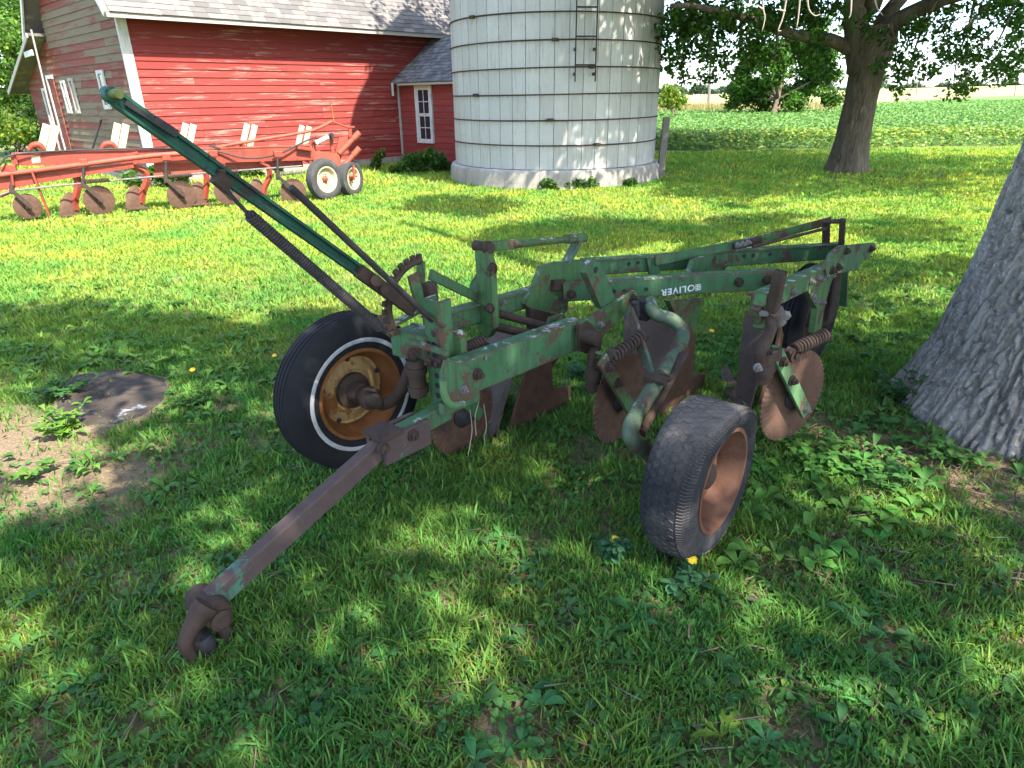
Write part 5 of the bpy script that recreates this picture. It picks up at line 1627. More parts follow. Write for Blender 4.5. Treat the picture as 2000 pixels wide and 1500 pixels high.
# dead twigs hanging into the top of the picture
for pts in ([(1494, -60), (1490, 10), (1494, 35), (1488, 62)], [(1490, 18), (1478, 10)], [(1546, -60), (1530, 30), (1520, 58), (1526, 60)], [(1534, 22), (1516, 18)], [(1566, -50), (1560, 25), (1556, 55)],
            [(1580, -50), (1578, 10), (1590, 30), (1602, 28)], [(1664, -50), (1662, 20), (1658, 36)], [(1704, -30), (1712, 12), (1724, 30)]):
    limb(ntree, [atY(x, y, 5.2) for x, y in pts], .0075, .003, TWIG, 'twig', 6, 4)

# ------------------------------------------------------------------ tree behind, between silo and field
T2 = gp(1652, 336)
rtree = thing('tree', 'big spreading tree with thick dark trunk beside the crop field', 'tree', T2)
Y2 = T2[1]
def m2(x, y, dy=0.0):
    return atY(x, y, Y2 + dy)
v_, q_ = trunk_mesh(T2, [(-.1, .50), (0, .44), (.2, .39), (.6, .325), (1.4, .295), (2.0, .315), (2.5, .42), (2.75, .38)], 160, 0.03, 0.026, 12.0, (0.028, 0.0), 5, .06, 4.0)
link('trunk', fastmesh('trunk', v_ - T2, None, q_, None, BARK_DARK, True), rtree)
f_ = T2 + np.array([.07, 0, 2.45])
limb(rtree, [f_ + (-.1, 0, -.5), m2(1672, 60), m2(1668, 0), m2(1662, -120), m2(1650, -260)], .29, .12, BARK_DARK)
limb(rtree, [f_ + (.15, 0, -.45), m2(1720, 70), m2(1790, 20, -.5), m2(1880, -10, -1.2), m2(2000, -40, -1.6)], .24, .07, BARK_DARK)
limb(rtree, [f_ + (.1, 0, -.2), m2(1725, 40, .3), m2(1770, -20, .5), m2(1840, -120, .8)], .22, .09, BARK_DARK)
limb(rtree, [f_ + (-.12, 0, -.25), m2(1620, 78), m2(1560, 70, -.3), m2(1490, 48, -.8), m2(1400, 20, -1.4), m2(1310, 10, -1.8)], .15, .04, BARK_DARK)
limb(rtree, [m2(1700, 10), m2(1740, -60, 1), m2(1800, -160, 2)], .2, .08, BARK_DARK)
for pts in ([(1905, -5), (1890, 60), (1870, 110), (1862, 170)], [(1950, -20), (1900, 40), (1850, 80), (1800, 110)], [(1830, 0), (1800, 60), (1780, 120), (1770, 170)], [(1450, 40), (1445, 90), (1460, 130)], [(1395, 20), (1385, 80), (1388, 130)],
            [(1520, 60), (1515, 100), (1510, 130)], [(1340, 15), (1330, 70), (1318, 120)], [(1740, 45), (1745, 90), (1730, 130)], [(1990, -20), (1960, 60), (1930, 110)]):
    limb(rtree, [m2(x, y, -1.0) for x, y in pts], .03, .008, BARK_DARK, 'branch', 6, 4)
rng = np.random.default_rng(8)
vis = [(1320, 60, 45), (1312, 118, 26), (1350, 25, 42), (1400, 55, 38), (1392, 105, 22), (1440, 25, 40), (1452, 95, 26), (1500, 30, 36), (1490, 100, 28), (1540, 25, 35), (1585, 15, 36), (1602, 105, 24), (1560, 100, 22), (1335, 150, 14), (1380, 150, 16),
       (1610, 140, 20), (1590, 60, 22), (1720, 135, 20), (1750, 95, 24), (1780, 62, 28), (1800, 45, 28), (1762, 150, 20), (1800, 128, 24), (1822, 150, 16), (1752, 185, 14), (1832, 75, 26), (1872, 118, 34), (1900, 85, 36), (1950, 105, 36),
       (1888, 158, 22), (1990, 55, 32), (1982, 122, 30), (1940, 25, 30), (1982, 10, 40), (1862, 182, 11), (1890, 185, 12), (1702, 62, 20), (1850, 35, 24), (1910, 15, 26), (1742, 120, 14), (1960, 150, 18), (1930, 140, 18), (1695, 30, 16), (1640, 20, 20), (1420, 130, 18), (1355, 95, 22)]
cs, rs = [], []
for (x, y, r) in vis:
    k_ = max(3, int(r * r / (42 if x < 1660 else 66)))
    for i in range(k_):
        a, q = rng.random() * 2 * PI, math.sqrt(rng.random()) * r
        cs.append(m2(x + q * math.cos(a), y + q * math.sin(a) * .9, rng.uniform(-2.2, 1.2)))
        rs.append(rng.uniform(.13, .26))
nv = len(cs)
# upper crown above the frame, thinned so that the shade it throws stays under the tree and dapples the silo
N = 8500
c = T2 + np.array([-.8, -1.2, 7.2]) + rng.normal(size=(N, 3)) * np.array([3.6, 3.4, 2.0])
fx = c - cC
ppy = 750 - FPX * (fx @ cU) / (fx @ cF)
gx, gy = sun_to_ground(c)
q = np.stack([gx, gy, 0 * gx], 1) - cC
gpx, gpy = 1000 + FPX * (q @ cR) / (q @ cF), 750 - FPX * (q @ cU) / (q @ cF)
ray_s = np.abs((c[:, 0] - SIL[0]) * SUN[1] - (c[:, 1] - SIL[1]) * SUN[0]) / math.cos(SUN_EL)
along = ((c[:, 0] - SIL[0]) * SUN[0] + (c[:, 1] - SIL[1]) * SUN[1]) / math.cos(SUN_EL)
hits_silo = (ray_s < 2.1) & (along > 0)
hz = c[:, 2] - (along - np.sqrt(np.maximum(0, 2.1 ** 2 - np.minimum(ray_s, 2.1) ** 2))) * math.tan(SUN_EL)
hits_silo &= (hz > 0)
ok = (ppy < -30) & (np.linalg.norm((c - T2 - np.array([-.8, -1.2, 7.2])) / np.array([8.5, 8, 4.5]), axis=1) < 1) & (c[:, 2] > 3.4)
ok &= hits_silo | ((gpy < 388) & (gpx > 1290)) | (gy > 17)
ok &= rng.random(N) < np.where(hits_silo, .5, .95)
c2_ = c[ok]
# foliage standing between the sun and the silo front
M_ = 900
zz, th = rng.uniform(0.2, 7.2, M_), np.radians(rng.uniform(-150, -20, M_))
sp_ = SIL + np.stack([2.06 * np.cos(th), 2.06 * np.sin(th), zz], 1)
tt = rng.uniform(5.5, 8.5, M_)
c3_ = sp_ + SUN[None] * tt[:, None]
band = np.sin(th * 9 + zz * 1.5) + .9 * np.sin(th * 4 - zz * .9 + 1) + .5 * np.sin(th * 17 + 2)
c3_ = c3_[(band < 1.05) & (c3_[:, 2] > 4.2)]
def spares_barn(c):
    # keep clear of the sun's path to the lit part of the barn front
    t = ((c - bc) @ bn) / (SUN @ bn)
    h = c - SUN[None] * t[:, None]
    uu = (h - bc) @ bu
    rs_ = np.abs((h[:, 0] - SIL[0]) * SUN[1] - (h[:, 1] - SIL[1]) * SUN[0]) / math.cos(SUN_EL)
    return ~((uu > -1) & (uu < 6.3) & (h[:, 2] > -.3) & (h[:, 2] < 3.6) & (rs_ > 1.2))
c2_, c3_ = c2_[spares_barn(c2_)], c3_[spares_barn(c3_)]
# foliage that keeps the ground round the trunk in shade
M_ = 1500
sx_, sy_ = rng.uniform(1285, 2250, M_), rng.uniform(303, 386, M_)
g_ = np.array([gp(a, b) for a, b in zip(sx_, sy_)])
gap = fbm(g_[:, 0] * .9 + 5, g_[:, 1] * .9 + 2, 2)
c4_ = g_ + SUN[None] * rng.uniform(6.0, 10.0, M_)[:, None]
c4_ = c4_[(gap < .60) & ~((sx_ > 1480) & (sy_ > 352) & (gap > .42))]
c4_ = c4_[spares_barn(c4_)]
c2_ = np.concatenate([c2_, c4_])
allc = np.concatenate([np.array(cs), c2_, c3_])
allr = np.concatenate([np.array(rs), rng.uniform(.25, .42, len(c2_)), rng.uniform(.22, .36, len(c3_))])
foliage('crown', allc[:nv], allr[:nv], 19, 0.105, (0.036, 0.088, 0.014), rtree, rng, .8, .05)
foliage('upper_crown', allc[nv:], allr[nv:], 15, 0.17, (0.05, 0.12, 0.02), rtree, rng)
for i in range(12):
    e = c3_[rng.integers(len(c3_))]
    limb(rtree, [m2(1662, -120), (m2(1662, -120) + e) / 2 + (0, 0, .8), e], .08, .02, BARK_DARK, 'limb', 6, 4)

# ------------------------------------------------------------------ trees and bushes further off
def far_tree(name, label, cat, base, trunk_h, trunk_r, blobs, leaf, col, n_per, rng, group=None, cl=.45, mat=BARK_DARK, yellow=.03):
    t = thing(name, label, cat, base, group)
    tops = [b for b in blobs]
    ctr = np.mean([V3(b[0]) for b in blobs], 0)
    lm = MB().tube(smooth([V3(base) - (0, 0, .1), V3(base) + (ctr - base) * .35, ctr]), [trunk_r] * 4 + [trunk_r * .7] * 3 + [trunk_r * .4] * 4, 8)
    for b in blobs[:7]:
        lm.tube([V3(base) + (ctr - base) * .4, V3(b[0])], [trunk_r * .5, trunk_r * .12], 6)
    lm.build('trunk', mat, t, 180)
    cs, rs = [], []
    for (c_, r_) in blobs:
        k_ = max(6, int(14 * (r_ / cl) ** 1.6))
        p = rng.normal(size=(k_, 3))
        p /= np.linalg.norm(p, axis=1, keepdims=True)
        p *= rng.random((k_, 1)) ** .4 * r_
        cs.append(V3(c_) + p * np.array([1, 1, .85]))
        rs.append(rng.uniform(.5, 1.0, k_) * cl)
    foliage('crown', np.concatenate(cs), np.concatenate(rs), n_per, leaf, col, t, rng, .8, yellow, None, .7)
    return t
rng = np.random.default_rng(21)
def blob(x, y, Y, rpx):
    p = atY(x, y, Y)
    return (p, rpx * np.linalg.norm(p - cC) / 1415 * 1.0)
# weeping tree at the far corner of the field
far_tree('field_tree', 'dark dense tree at the edge of the field left of the big trunk', 'tree', gp(1510, 215) * np.array([.62, .62, 1]), 3, .22,
         [blob(x, y, 47 + rng.uniform(-2, 2), r) for x, y, r in ((1440, 190, 24), (1470, 165, 30), (1500, 185, 34), (1520, 130, 34), (1480, 110, 28), (1560, 170, 34), (1600, 150, 30), (1620, 190, 18), (1580, 110, 32), (1540, 80, 34), (1620, 100, 24), (1450, 140, 22), (1600, 60, 30), (1550, 200, 16), (1490, 60, 26))],
         .28, (0.045, 0.115, 0.018), 46, rng, cl=.75, yellow=.10)
far_tree('field_bush', 'pale yellow-green bush behind the right edge of the silo', 'bush', gp(1316, 217) * np.array([.55, .55, 1]), 1, .08,
         [blob(x, y, 42, r) for x, y, r in ((1300, 195, 20), (1318, 188, 18), (1330, 200, 14), (1306, 180, 13))], .22, (0.12, 0.20, 0.03), 22, rng, cl=.5, yellow=.2)
# wood left of the barn
lt = []
LT = [('rounded_tree', 'sunlit yellow-green tree left of the barn, lower half in shade', [(20, 130, 46), (50, 95, 36), (10, 190, 40), (45, 170, 34), (60, 215, 26), (20, 70, 30)], 24.0, (0.10, 0.19, 0.03)),
      ('tall_tree', 'tall airy tree above the others at the top left corner', [(30, 25, 34), (60, -10, 40), (10, -30, 44), (75, 50, 20), (45, 55, 22), (-20, 30, 40)], 30.0, (0.06, 0.13, 0.025)),
      ('leafy_bush', 'bright low bush at the far left behind the red plough', [(18, 260, 26), (45, 250, 20), (-5, 245, 28), (60, 272, 14)], 19.5, (0.11, 0.20, 0.03)),
      ('dark_shrub', 'dark green shrub against the far corner of the lean-to', [(62, 240, 22), (74, 262, 18), (70, 215, 18), (56, 275, 14)], 21.0, (0.04, 0.09, 0.018)),
      ('edge_tree', 'green tree cut off by the left edge of the picture', [(-60, 150, 70), (-90, 60, 80), (-50, 230, 50)], 22.0, (0.07, 0.15, 0.025))]
for nm, lb_, bl, Y, col in LT:
    ctr = np.mean([[b[0], b[1]] for b in bl], 0)
    bs = atY(ctr[0], 280, Y)
    bs[2] = 0
    far_tree(nm, lb_, 'tree' if 'tree' in nm else 'bush', bs, 2, .14 if 'tree' in nm else .05, [blob(x, y, Y + rng.uniform(-1, 1), r) for x, y, r in bl], .15 if Y < 23 else .19, col, 24, rng, cl=.42, yellow=.08)
# weeds along barn and silo
WB = [('burdock_clump', 'dark leafy weed clump under the silo room window', [(820, 318, 20), (850, 312, 22), (838, 300, 15), (868, 325, 16)], None),
      ('tall_weed', 'tall thin weed against the shaded barn wall right of the red plough', [(737, 318, 9), (742, 302, 8), (730, 328, 8)], None),
      ('nettle_clump', 'low green weeds where silo room meets barn wall', [(790, 322, 14), (770, 330, 12), (800, 308, 10)], None),
      ('weed_tuft', 'small weed tuft at the front foot of the silo plinth', [(1070, 362, 10), (1085, 366, 8)], None),
      ('weed_tuft', 'wider low weed patch at the silo plinth below the ladder', [(1120, 358, 12), (1140, 360, 12), (1158, 357, 9), (1105, 362, 7)], None),
      ('weed_tuft', 'tiny weed tuft at the right of the silo plinth near the post', [(1222, 358, 9), (1234, 360, 6)], None),
      ('weed_tuft', 'sunlit weeds behind the red plough below the barn corner', [(330, 345, 18), (300, 340, 16), (260, 350, 14), (355, 340, 12)], 13.6),
      ('weed_tuft', 'green weeds under the red barn wall behind the plough middle', [(470, 338, 12), (500, 334, 12), (540, 328, 10), (450, 340, 9)], 15.2)]
for nm, lb_, bl, Y in WB:
    x, y, r = bl[0]
    bs = gp(x, max(b[1] + b[2] * .8 for b in bl)) if Y is None else np.array([*(atY(x, 340, Y)[:2]), 0])
    Yb = bs[1] + .05
    far_tree(nm, lb_, 'weeds', bs, .2, .012, [blob(x, y, Yb, r) for x, y, r in bl], .10, (0.055, 0.13, 0.025), 16, rng, cl=.13, mat=TWIG)
# utility poles and masts beyond the field
for lb_, x, y0, y1, Y, r in (('leaning wooden utility pole left of the big trunk beyond the field', 1384, 210, 118, 70, .16), ('thin slanting pole far beyond the crop, right of the big trunk', 1790, 186, 110, 160, .12), ('thin pole on the far field near the right edge', 1984, 178, 120, 170, .12)):
    p0, p1 = atY(x, y0, Y), atY(x + (6 if Y == 70 else 8), y1 - 40 * (Y == 70), Y)
    u = thing('utility_pole', lb_, 'pole', (p0[0], p0[1], 0))
    MB().tube([(p0[0], p0[1], -.1), p1], [r, r * .7], 8).build('pole', DARKWOOD, u)
    MB().bar(p1 + (-.9, 0, -.5), p1 + (.9, 0, -.5), .1, .12).build('crossarm', DARKWOOD, u)
# distant woods on the horizon
rng = np.random.default_rng(4)
cs = []
for (a0, a1, d, h) in ((10, 16, 900, 8), (25.5, 27.2, 620, 13), (27.5, 36, 1150, 9), (16, 25, 1000, 7)):
    n = int((a1 - a0) * 14)
    for i in range(n):
        a = rad(rng.uniform(a0, a1))
        for k_ in range(3):
            cs.append((d * math.sin(a), d * math.cos(a), rng.uniform(.2, 1) * h * (.6 + .4 * math.sin(a * 200))))
fw_ = foliage('far_woods', np.array(cs) + (0, 0, 3), np.full(len(cs), 4.5), 10, 4.0, (0.075, 0.12, 0.075), None, rng, .5, 0)
fw_['kind'] = 'stuff'
tag(fw_, 'thin line of distant woods on the horizon', 'woods')

# ------------------------------------------------------------------ soybeans, tall dry grass at the field corner
rng = np.random.default_rng(31)
N = 95000
az = np.radians(rng.uniform(8, 50, N))
u = rng.random(N)
r0 = 21.2 / np.cos(az) + .25 * np.sin(az * 37) + .2 * rng.random(N)
r1 = np.minimum(soy_far(np.degrees(az)), 120)
inv = 1 / r0 + (1 / r1 - 1 / r0) * u
r = 1 / inv
hgt = np.where(r < r0 + .4, rng.uniform(.03, .4, N), rng.uniform(.24, .50, N))
p = np.stack([r * np.sin(az), r * np.cos(az), hgt], 1)
v, t = leaf_quads(p, .075 + .0016 * r, rng, .75, .75, .3)
c = tints(N, (0.11, 0.215, 0.055), .5, rng, .02)
nearm = (r < r0 + 2.5) & (rng.random(N) < .55)
c[nearm] = c[nearm] * np.array([1.9, 1.35, .9])
soy = link('soybean_plants', fastmesh('soybean_plants', v, t, None, np.repeat(c, 4, 0), m_leaf('soybean_leaf', .3, .4)), None, 'stuff')
tag(soy, 'broad field of green soybean plants beyond the lawn', 'crop')
def blades(x, y, z, h, w, lean, rng, col, seg=2, curve=1.0, name='grass'):
    n = len(x)
    az = rng.random(n) * 2 * PI
    d = np.stack([np.cos(az), np.sin(az), 0 * az], 1)
    s = np.stack([-np.sin(az), np.cos(az), 0 * az], 1)
    tw = rng.normal(size=n) * .6
    s = s * np.cos(tw)[:, None] + d * np.sin(tw)[:, None]
    base = np.stack([x, y, z], 1)
    lv = []
    ks = [0, .55, 1] if seg == 2 else [0, .4, .75, 1]
    for k in ks:
        hh = h * (k - .35 * np.minimum(lean, 1.4) * k * k * .6)
        out = h * lean * k ** (1 + .8 * curve)
        ctr = base + d * out[:, None] + np.array([0, 0, 1.0]) * hh[:, None]
        ww = w * (1.0 if k == 0 else (.85 if k < .6 else .55))
        if k < 1:
            lv += [ctr - s * ww[:, None] * .5, ctr + s * ww[:, None] * .5]
        else:
            lv += [ctr]
    m_ = len(lv)
    v = np.stack(lv, 1).reshape(-1, 3)
    i = np.arange(n) * m_
    quads = [np.stack([i + 2 * a, i + 2 * a + 1, i + 2 * a + 3, i + 2 * a + 2], 1) for a in range(len(ks) - 2)]
    a = 2 * (len(ks) - 2)
    tris = np.stack([i + a, i + a + 1, i + a + 2], 1)
    shade = np.ones(m_)
    return v, np.concatenate(quads), tris, np.repeat(col, m_, 0)
# lawn
rng = np.random.default_rng(77)
STUMP_PX = [(96, 816), (120, 786), (132, 756), (160, 737), (215, 729), (298, 737), (330, 756), (320, 792), (276, 822), (195, 838), (125, 842)]
SW = np.array([gp(x, y)[:2] for x, y in STUMP_PX])
def on_thing(x, y):
    b = np.hypot(x - NT0[0], y - NT0[1]) < .58
    b |= np.hypot(x - SIL[0], y - SIL[1]) < 2.17
    b |= np.hypot(x - T2[0], y - T2[1]) < .42
    b |= in_poly(x, y, [tuple(p) for p in SW]) & (rng.random(len(x)) < np.where(x < -2.3, .80, .96))
    q = np.stack([x, y], 1) - bc[:2]
    lx, ly = q @ bu[:2], q @ bn[:2]
    b |= (lx > 0) & (ly > 0)
    return b
parts = []
def zone(y0, y1, dens, hm, wm, seg, spread=.85, edge=.45):
    area = spread * (y1 ** 2 - y0 ** 2) + 2 * edge * (y1 - y0)
    n = int(area * dens)
    y = np.sqrt(rng.random(n) * (y1 ** 2 - y0 ** 2) + y0 ** 2)
    x = (rng.random(n) * 2 - 1) * (spread * y + edge)
    # clumping
    cl = fbm(x * 3.2, y * 3.2)
    fine = fbm(x * 11 + 3, y * 11 + 9, 2)
    bare = bareness(x, y)
    keep = (rng.random(n) < np.clip(.05 + 4.0 * cl * fine, .15, 1)) & (rng.random(n) > bare * .93) & ~on_thing(x, y) & ~((x > 4) & (y > 20.6))
    x, y, cl, fine, bare = x[keep], y[keep], cl[keep], fine[keep], bare[keep]
    n = len(x)
    h = hm * (.45 + .9 * fine + .35 * rng.random(n)) * (.75 + .5 * cl)
    big = rng.random(n) < .05
    h = np.where(big, h * 1.5, h)
    w = wm * (.55 + .9 * rng.random(n)) * np.where(big, 1.4, 1)
    lean = np.abs(rng.normal(size=n)) * .55 + .15
    c = tints(n, (0.105, 0.225, 0.040), .8, rng, 0)
    c *= 1 + .22 * np.clip((y - 3.5) / 4, 0, 1)[:, None]  # lawn lightens with distance: sunlit look put into the blade colour
    # cool and warm tufts, dry blades
    k = fbm(x * 1.9 + 30, y * 1.9 + 4)
    c *= (1 + (k[:, None] - .5) * np.array([1.5, .5, .2]))
    c[:, 0] *= 1 + np.clip((y - 3.5) / 4, 0, 1) * .70  # yellower further off: drier grass, and sunlit tone tinted in as well
    c[:, 1] *= 1 + np.clip((y - 3.5) / 4, 0, 1) * .25
    dry = rng.random(n) < (.10 + .35 * bare + .12 * (k > .62))
    c[dry] = np.array([.23, .18, .085]) * (.6 + .7 * rng.random((dry.sum(), 1)))
    lean = np.where(dry, lean + .8, lean)
    h = np.where(dry, h * .7, h)
    w = np.where(dry, w * .6, w)
    z = gh(x, y) - .004
    parts.append(blades(x, y, z, h, w, lean, rng, c, seg))
zone(.55, 2.6, 16000, .043, .0060, 3)
zone(2.6, 5.0, 9000, .042, .0076, 2)
zone(5.0, 9.0, 2900, .044, .0115, 2)
zone(9.0, 13.5, 1150, .046, .018, 2, .85, .4)
zone(13.5, 21.2, 420, .065, .026, 2, .85, .4)
def joinparts(ps):
    V, Q, T, C_ = [], [], [], []
    o = 0
    for v, q, t, c in ps:
        V.append(v); Q.append(q + o); T.append(t + o); C_.append(c)
        o += len(v)
    return np.concatenate(V), np.concatenate(Q), np.concatenate(T), np.concatenate(C_)
V_, Q_, T_, CC = joinparts(parts)
gobj = link('grass', fastmesh('grass', V_, T_, Q_, np.clip(CC, 0, 1), GRASS_M), None, 'stuff')
tag(gobj, 'uneven green lawn grass covering the yard', 'grass')
# dry tall grass strip at the left corner of the field
n = 9000
az = np.radians(rng.uniform(8, 24.5, n))
r = rng.uniform(58, 68, n)
x, y = r * np.sin(az), r * np.cos(az)
c = tints(n, (.30, .26, .12), .6, rng)
P5 = blades(x, y, np.full(n, .1), rng.uniform(.4, 1.0, n), np.full(n, .06), np.abs(rng.normal(size=n)) * .2, rng, c)
tg = link('dry_grass', fastmesh('dry_grass', P5[0], P5[2], P5[1], P5[3], GRASS_M), None, 'stuff')
tag(tg, 'strip of tall dry grass at the far corner of the field', 'grass')

# ------------------------------------------------------------------ broad-leaved weeds in the lawn
def rosettes(x, y, nl, L_, wd, rise, rng, col, lobed=0.0):
    """rosettes of curved leaves: nl leaves each, 4 cross sections per leaf"""
    n = len(x)
    k = np.repeat(np.arange(n), nl)
    m_ = len(k)
    az = rng.random(m_) * 2 * PI
    d = np.stack([np.cos(az), np.sin(az), 0 * az], 1)
    s = np.stack([-np.sin(az), np.cos(az), 0 * az], 1)
    ln = L_ * (.55 + .7 * rng.random(m_))
    rs = rise * (.4 + 1.0 * rng.random(m_))
    base = np.stack([x[k], y[k], gh(x, y)[k]], 1)
    lv = []
    prof = [(0, .10), (.22, .45), (.36, .75 if not lobed else .30), (.55, 1.0), (.70, .95 if not lobed else .42), (.84, .7), (1.0, .05)]
    for (t, ww) in prof:
        z = rs * ln * (t * 1.5 - t * t * 1.1) + .01
        ctr = base + d * (ln * t)[:, None] + np.array([0, 0, 1.0]) * z[:, None]
        hw = (ln * wd * ww * .5)[:, None]
        upz = np.array([0, 0, 1.0]) * hw * .35
        lv += [ctr - s * hw + upz, ctr, ctr + s * hw + upz]
    q = len(prof)
    v = np.stack(lv, 1).reshape(-1, 3)
    i = np.arange(m_) * (3 * q)
    quads = []
    for a in range(q - 1):
        for b in (0, 1):
            quads.append(np.stack([i + 3 * a + b, i + 3 * a + b + 1, i + 3 * a + b + 4, i + 3 * a + b + 3], 1))
    return v, np.concatenate(quads), np.zeros((0, 3), int), np.repeat(col[k] if len(col) == n else col, 3 * q, 0)
wp_ = []
rng = np.random.default_rng(55)
def scatter_px(n, box, bias=None):
    x = rng.uniform(box[0], box[2], n)
    y = rng.uniform(box[1], box[3], n)
    g = np.array([gp(a, b)[:2] for a, b in zip(x, y)])
    ok = ~on_thing(g[:, 0], g[:, 1])
    return g[ok]
for (n, box, nl, L_, wd, rise, lob, col) in (
        (50, (0, 1000, 2000, 1500), 7, .07, .30, .55, 1, (.055, .15, .03)), (45, (900, 1050, 2000, 1500), 6, .06, .42, .6, 0, (.05, .14, .045)), (48, (1430, 860, 1820, 1120), 6, .075, .5, .8, 0, (.075, .19, .035)),
        (60, (1380, 560, 1780, 860), 6, .085, .42, .7, 0, (.05, .13, .03)), (24, (0, 700, 480, 1000), 7, .065, .36, .8, 0, (.085, .19, .03)), (9, (1650, 780, 2000, 960), 6, .08, .45, .8, 0, (.06, .15, .035)),
        (1500, (0, 900, 2000, 1500), 3, .022, .95, 1.1, 0, (.06, .16, .035)), (900, (300, 700, 1700, 1000), 3, .026, .95, 1.1, 0, (.07, .17, .035)), (130, (0, 900, 2000, 1500), 5, .035, .75, .9, 0, (.045, .13, .035)), (120, (300, 560, 1500, 1000), 5, .045, .6, .8, 0, (.055, .15, .03)), (200, (1300, 400, 1950, 700), 5, .07, .5, .8, 0, (.075, .17, .03)), (130, (0, 560, 560, 760), 5, .07, .5, .8, 0, (.08, .18, .03))):
    g = scatter_px(n, box)
    c = tints(len(g), col, .6, rng, .04)
    wp_.append(rosettes(g[:, 0], g[:, 1], nl, L_, wd, rise, rng, c, lob))
V_, Q_, T_, CC = joinparts(wp_)
wobj = link('lawn_weeds', fastmesh('lawn_weeds', V_, None, Q_, np.clip(CC, 0, 1), WEED_M, True), None, 'stuff')
tag(wobj, 'small broad-leaved weeds scattered through the lawn', 'weeds')
# dead leaves and twigs lying in the grass under the near tree
n = 900
g = np.concatenate([scatter_px(260, (0, 760, 2000, 1500)), scatter_px(380, (1450, 780, 2000, 1150))])
n = len(g)
p = np.stack([g[:, 0], g[:, 1], gh(g[:, 0], g[:, 1]) + rng.uniform(.004, .03, n)], 1)
v1, t1 = leaf_quads(p, rng.uniform(.014, .032, n), rng, .85, .6, .5)
c1_ = tints(n, (.095, .07, .045), .9, rng)
n2 = 420
g2 = np.concatenate([scatter_px(200, (0, 800, 2000, 1500)), scatter_px(220, (1400, 780, 2000, 1150))])
n2 = len(g2)
a = rng.random(n2) * PI
d = np.stack([np.cos(a), np.sin(a), rng.normal(size=n2) * .12], 1) * rng.uniform(.03, .11, n2)[:, None]
s = np.stack([-np.sin(a), np.cos(a), 0 * a], 1) * rng.uniform(.0015, .0035, n2)[:, None]
b_ = np.stack([g2[:, 0], g2[:, 1], gh(g2[:, 0], g2[:, 1]) + .018], 1)
up_ = np.array([0, 0, .003])
v2 = np.stack([b_ - d - s, b_ - d + s, b_ + d + s, b_ + d - s, b_ - d + up_, b_ + d + up_], 1).reshape(-1, 3)
i = np.arange(n2) * 6
t2 = np.concatenate([np.stack(x, 1) for x in ((i, i + 1, i + 4), (i + 2, i + 3, i + 5))])
q2 = np.concatenate([np.stack(x, 1) for x in ((i, i + 3, i + 2, i + 1), (i + 1, i + 2, i + 5, i + 4), (i, i + 4, i + 5, i + 3))])
c2t = tints(n2, (.17, .13, .095), .7, rng)
o_ = len(v1)
lit_ = link('leaf_litter', fastmesh('leaf_litter', np.concatenate([v1, v2]), np.concatenate([t1, t2 + o_]), q2 + o_, np.concatenate([np.repeat(c1_, 4, 0), np.repeat(c2t, 6, 0)]), m_leaf('dead_leaf', .1, .8)), None, 'stuff')
tag(lit_, 'dead leaves and thin twigs littering the grass', 'litter')
# larger leafy plants one can pick out
def plant(label, x, y, n_st, ht, spread, leafL, col, cat='plant', name='leafy_weed'):
    b = gp(x, y)
    t = thing(name, label, cat, b, 'leafy weeds in the yard')
    vs_, qs, cs_ = [], [], []
    st = MB()
    o = 0
    for i in range(n_st):
        a = rng.random() * 2 * PI
        rr_ = spread * math.sqrt(rng.random())
        p0 = b + np.array([math.cos(a), math.sin(a), 0]) * .001
        tip = b + np.array([math.cos(a), math.sin(a), 0]) * rr_ * 1.2 + np.array([0, 0, ht * rng.uniform(.6, 1.1)])
        st.tube([p0 - (0, 0, .01), (p0 + tip) / 2 + (0, 0, ht * .1), tip], [.003, .0025, .0015], 4)
        for k in np.linspace(.25, 1, 5):
            pk = p0 + (tip - p0) * k
            m_ = 3
            v, q, _, c = rosettes(np.array([0.0]), np.array([0.0]), m_, leafL * (1.15 - .4 * k), .55, .5, rng, tints(1, col, .5, rng))
            vs_.append(v + pk)
            qs.append(q + o)
            cs_.append(c)
            o += len(v)
    st.build('stem', m_rust('weed_stem', (.05, .11, .03), (.08, .15, .04), (.1, .12, .04), .7) if 'weed_stem' not in bpy.data.materials else bpy.data.materials['weed_stem'], t, 60)
    link('leaves', fastmesh('leaves', np.concatenate(vs_) - OFF[t.name], None, np.concatenate(qs), np.clip(np.concatenate(cs_), 0, 1), WEED_M, True), t)
plant('sunlit leafy weed growing against the front of the stump', 128, 850, 9, .13, .11, .06, (.11, .22, .03))
plant('dense leafy weeds growing on the left part of the stump', 120, 775, 14, .09, .19, .05, (.045, .12, .025))
plant('low bright mat of fine leaves right of the stump', 378, 792, 26, .06, .13, .03, (.09, .20, .025))
plant('leafy sprig on the bare soil below the stump', 60, 935, 4, .06, .10, .055, (.09, .18, .03))
plant('fern-like weed at the left foot of the near tree', 1745, 790, 8, .16, .10, .06, (.04, .11, .03))
plant('bright broad-leaved weed patch below the rear coulter', 1590, 905, 16, .07, .20, .06, (.085, .21, .04))
plant('leafy weed in front of the near tree trunk', 1880, 905, 9, .07, .16, .06, (.06, .15, .035))
plant('broad-leaved weed patch right of the land wheel, nearest the tree', 1720, 935, 14, .07, .18, .055, (.06, .16, .04))
plant('weed with round pale leaves beside the middle coulter', 1130, 742, 5, .10, .06, .05, (.05, .14, .07))
plant('leafy weed just left of the two dandelions', 1195, 1090, 5, .08, .05, .05, (.05, .14, .06))
plant('pale-leaved weed between dandelions and bottom edge', 1340, 1160, 6, .06, .08, .05, (.05, .14, .06))
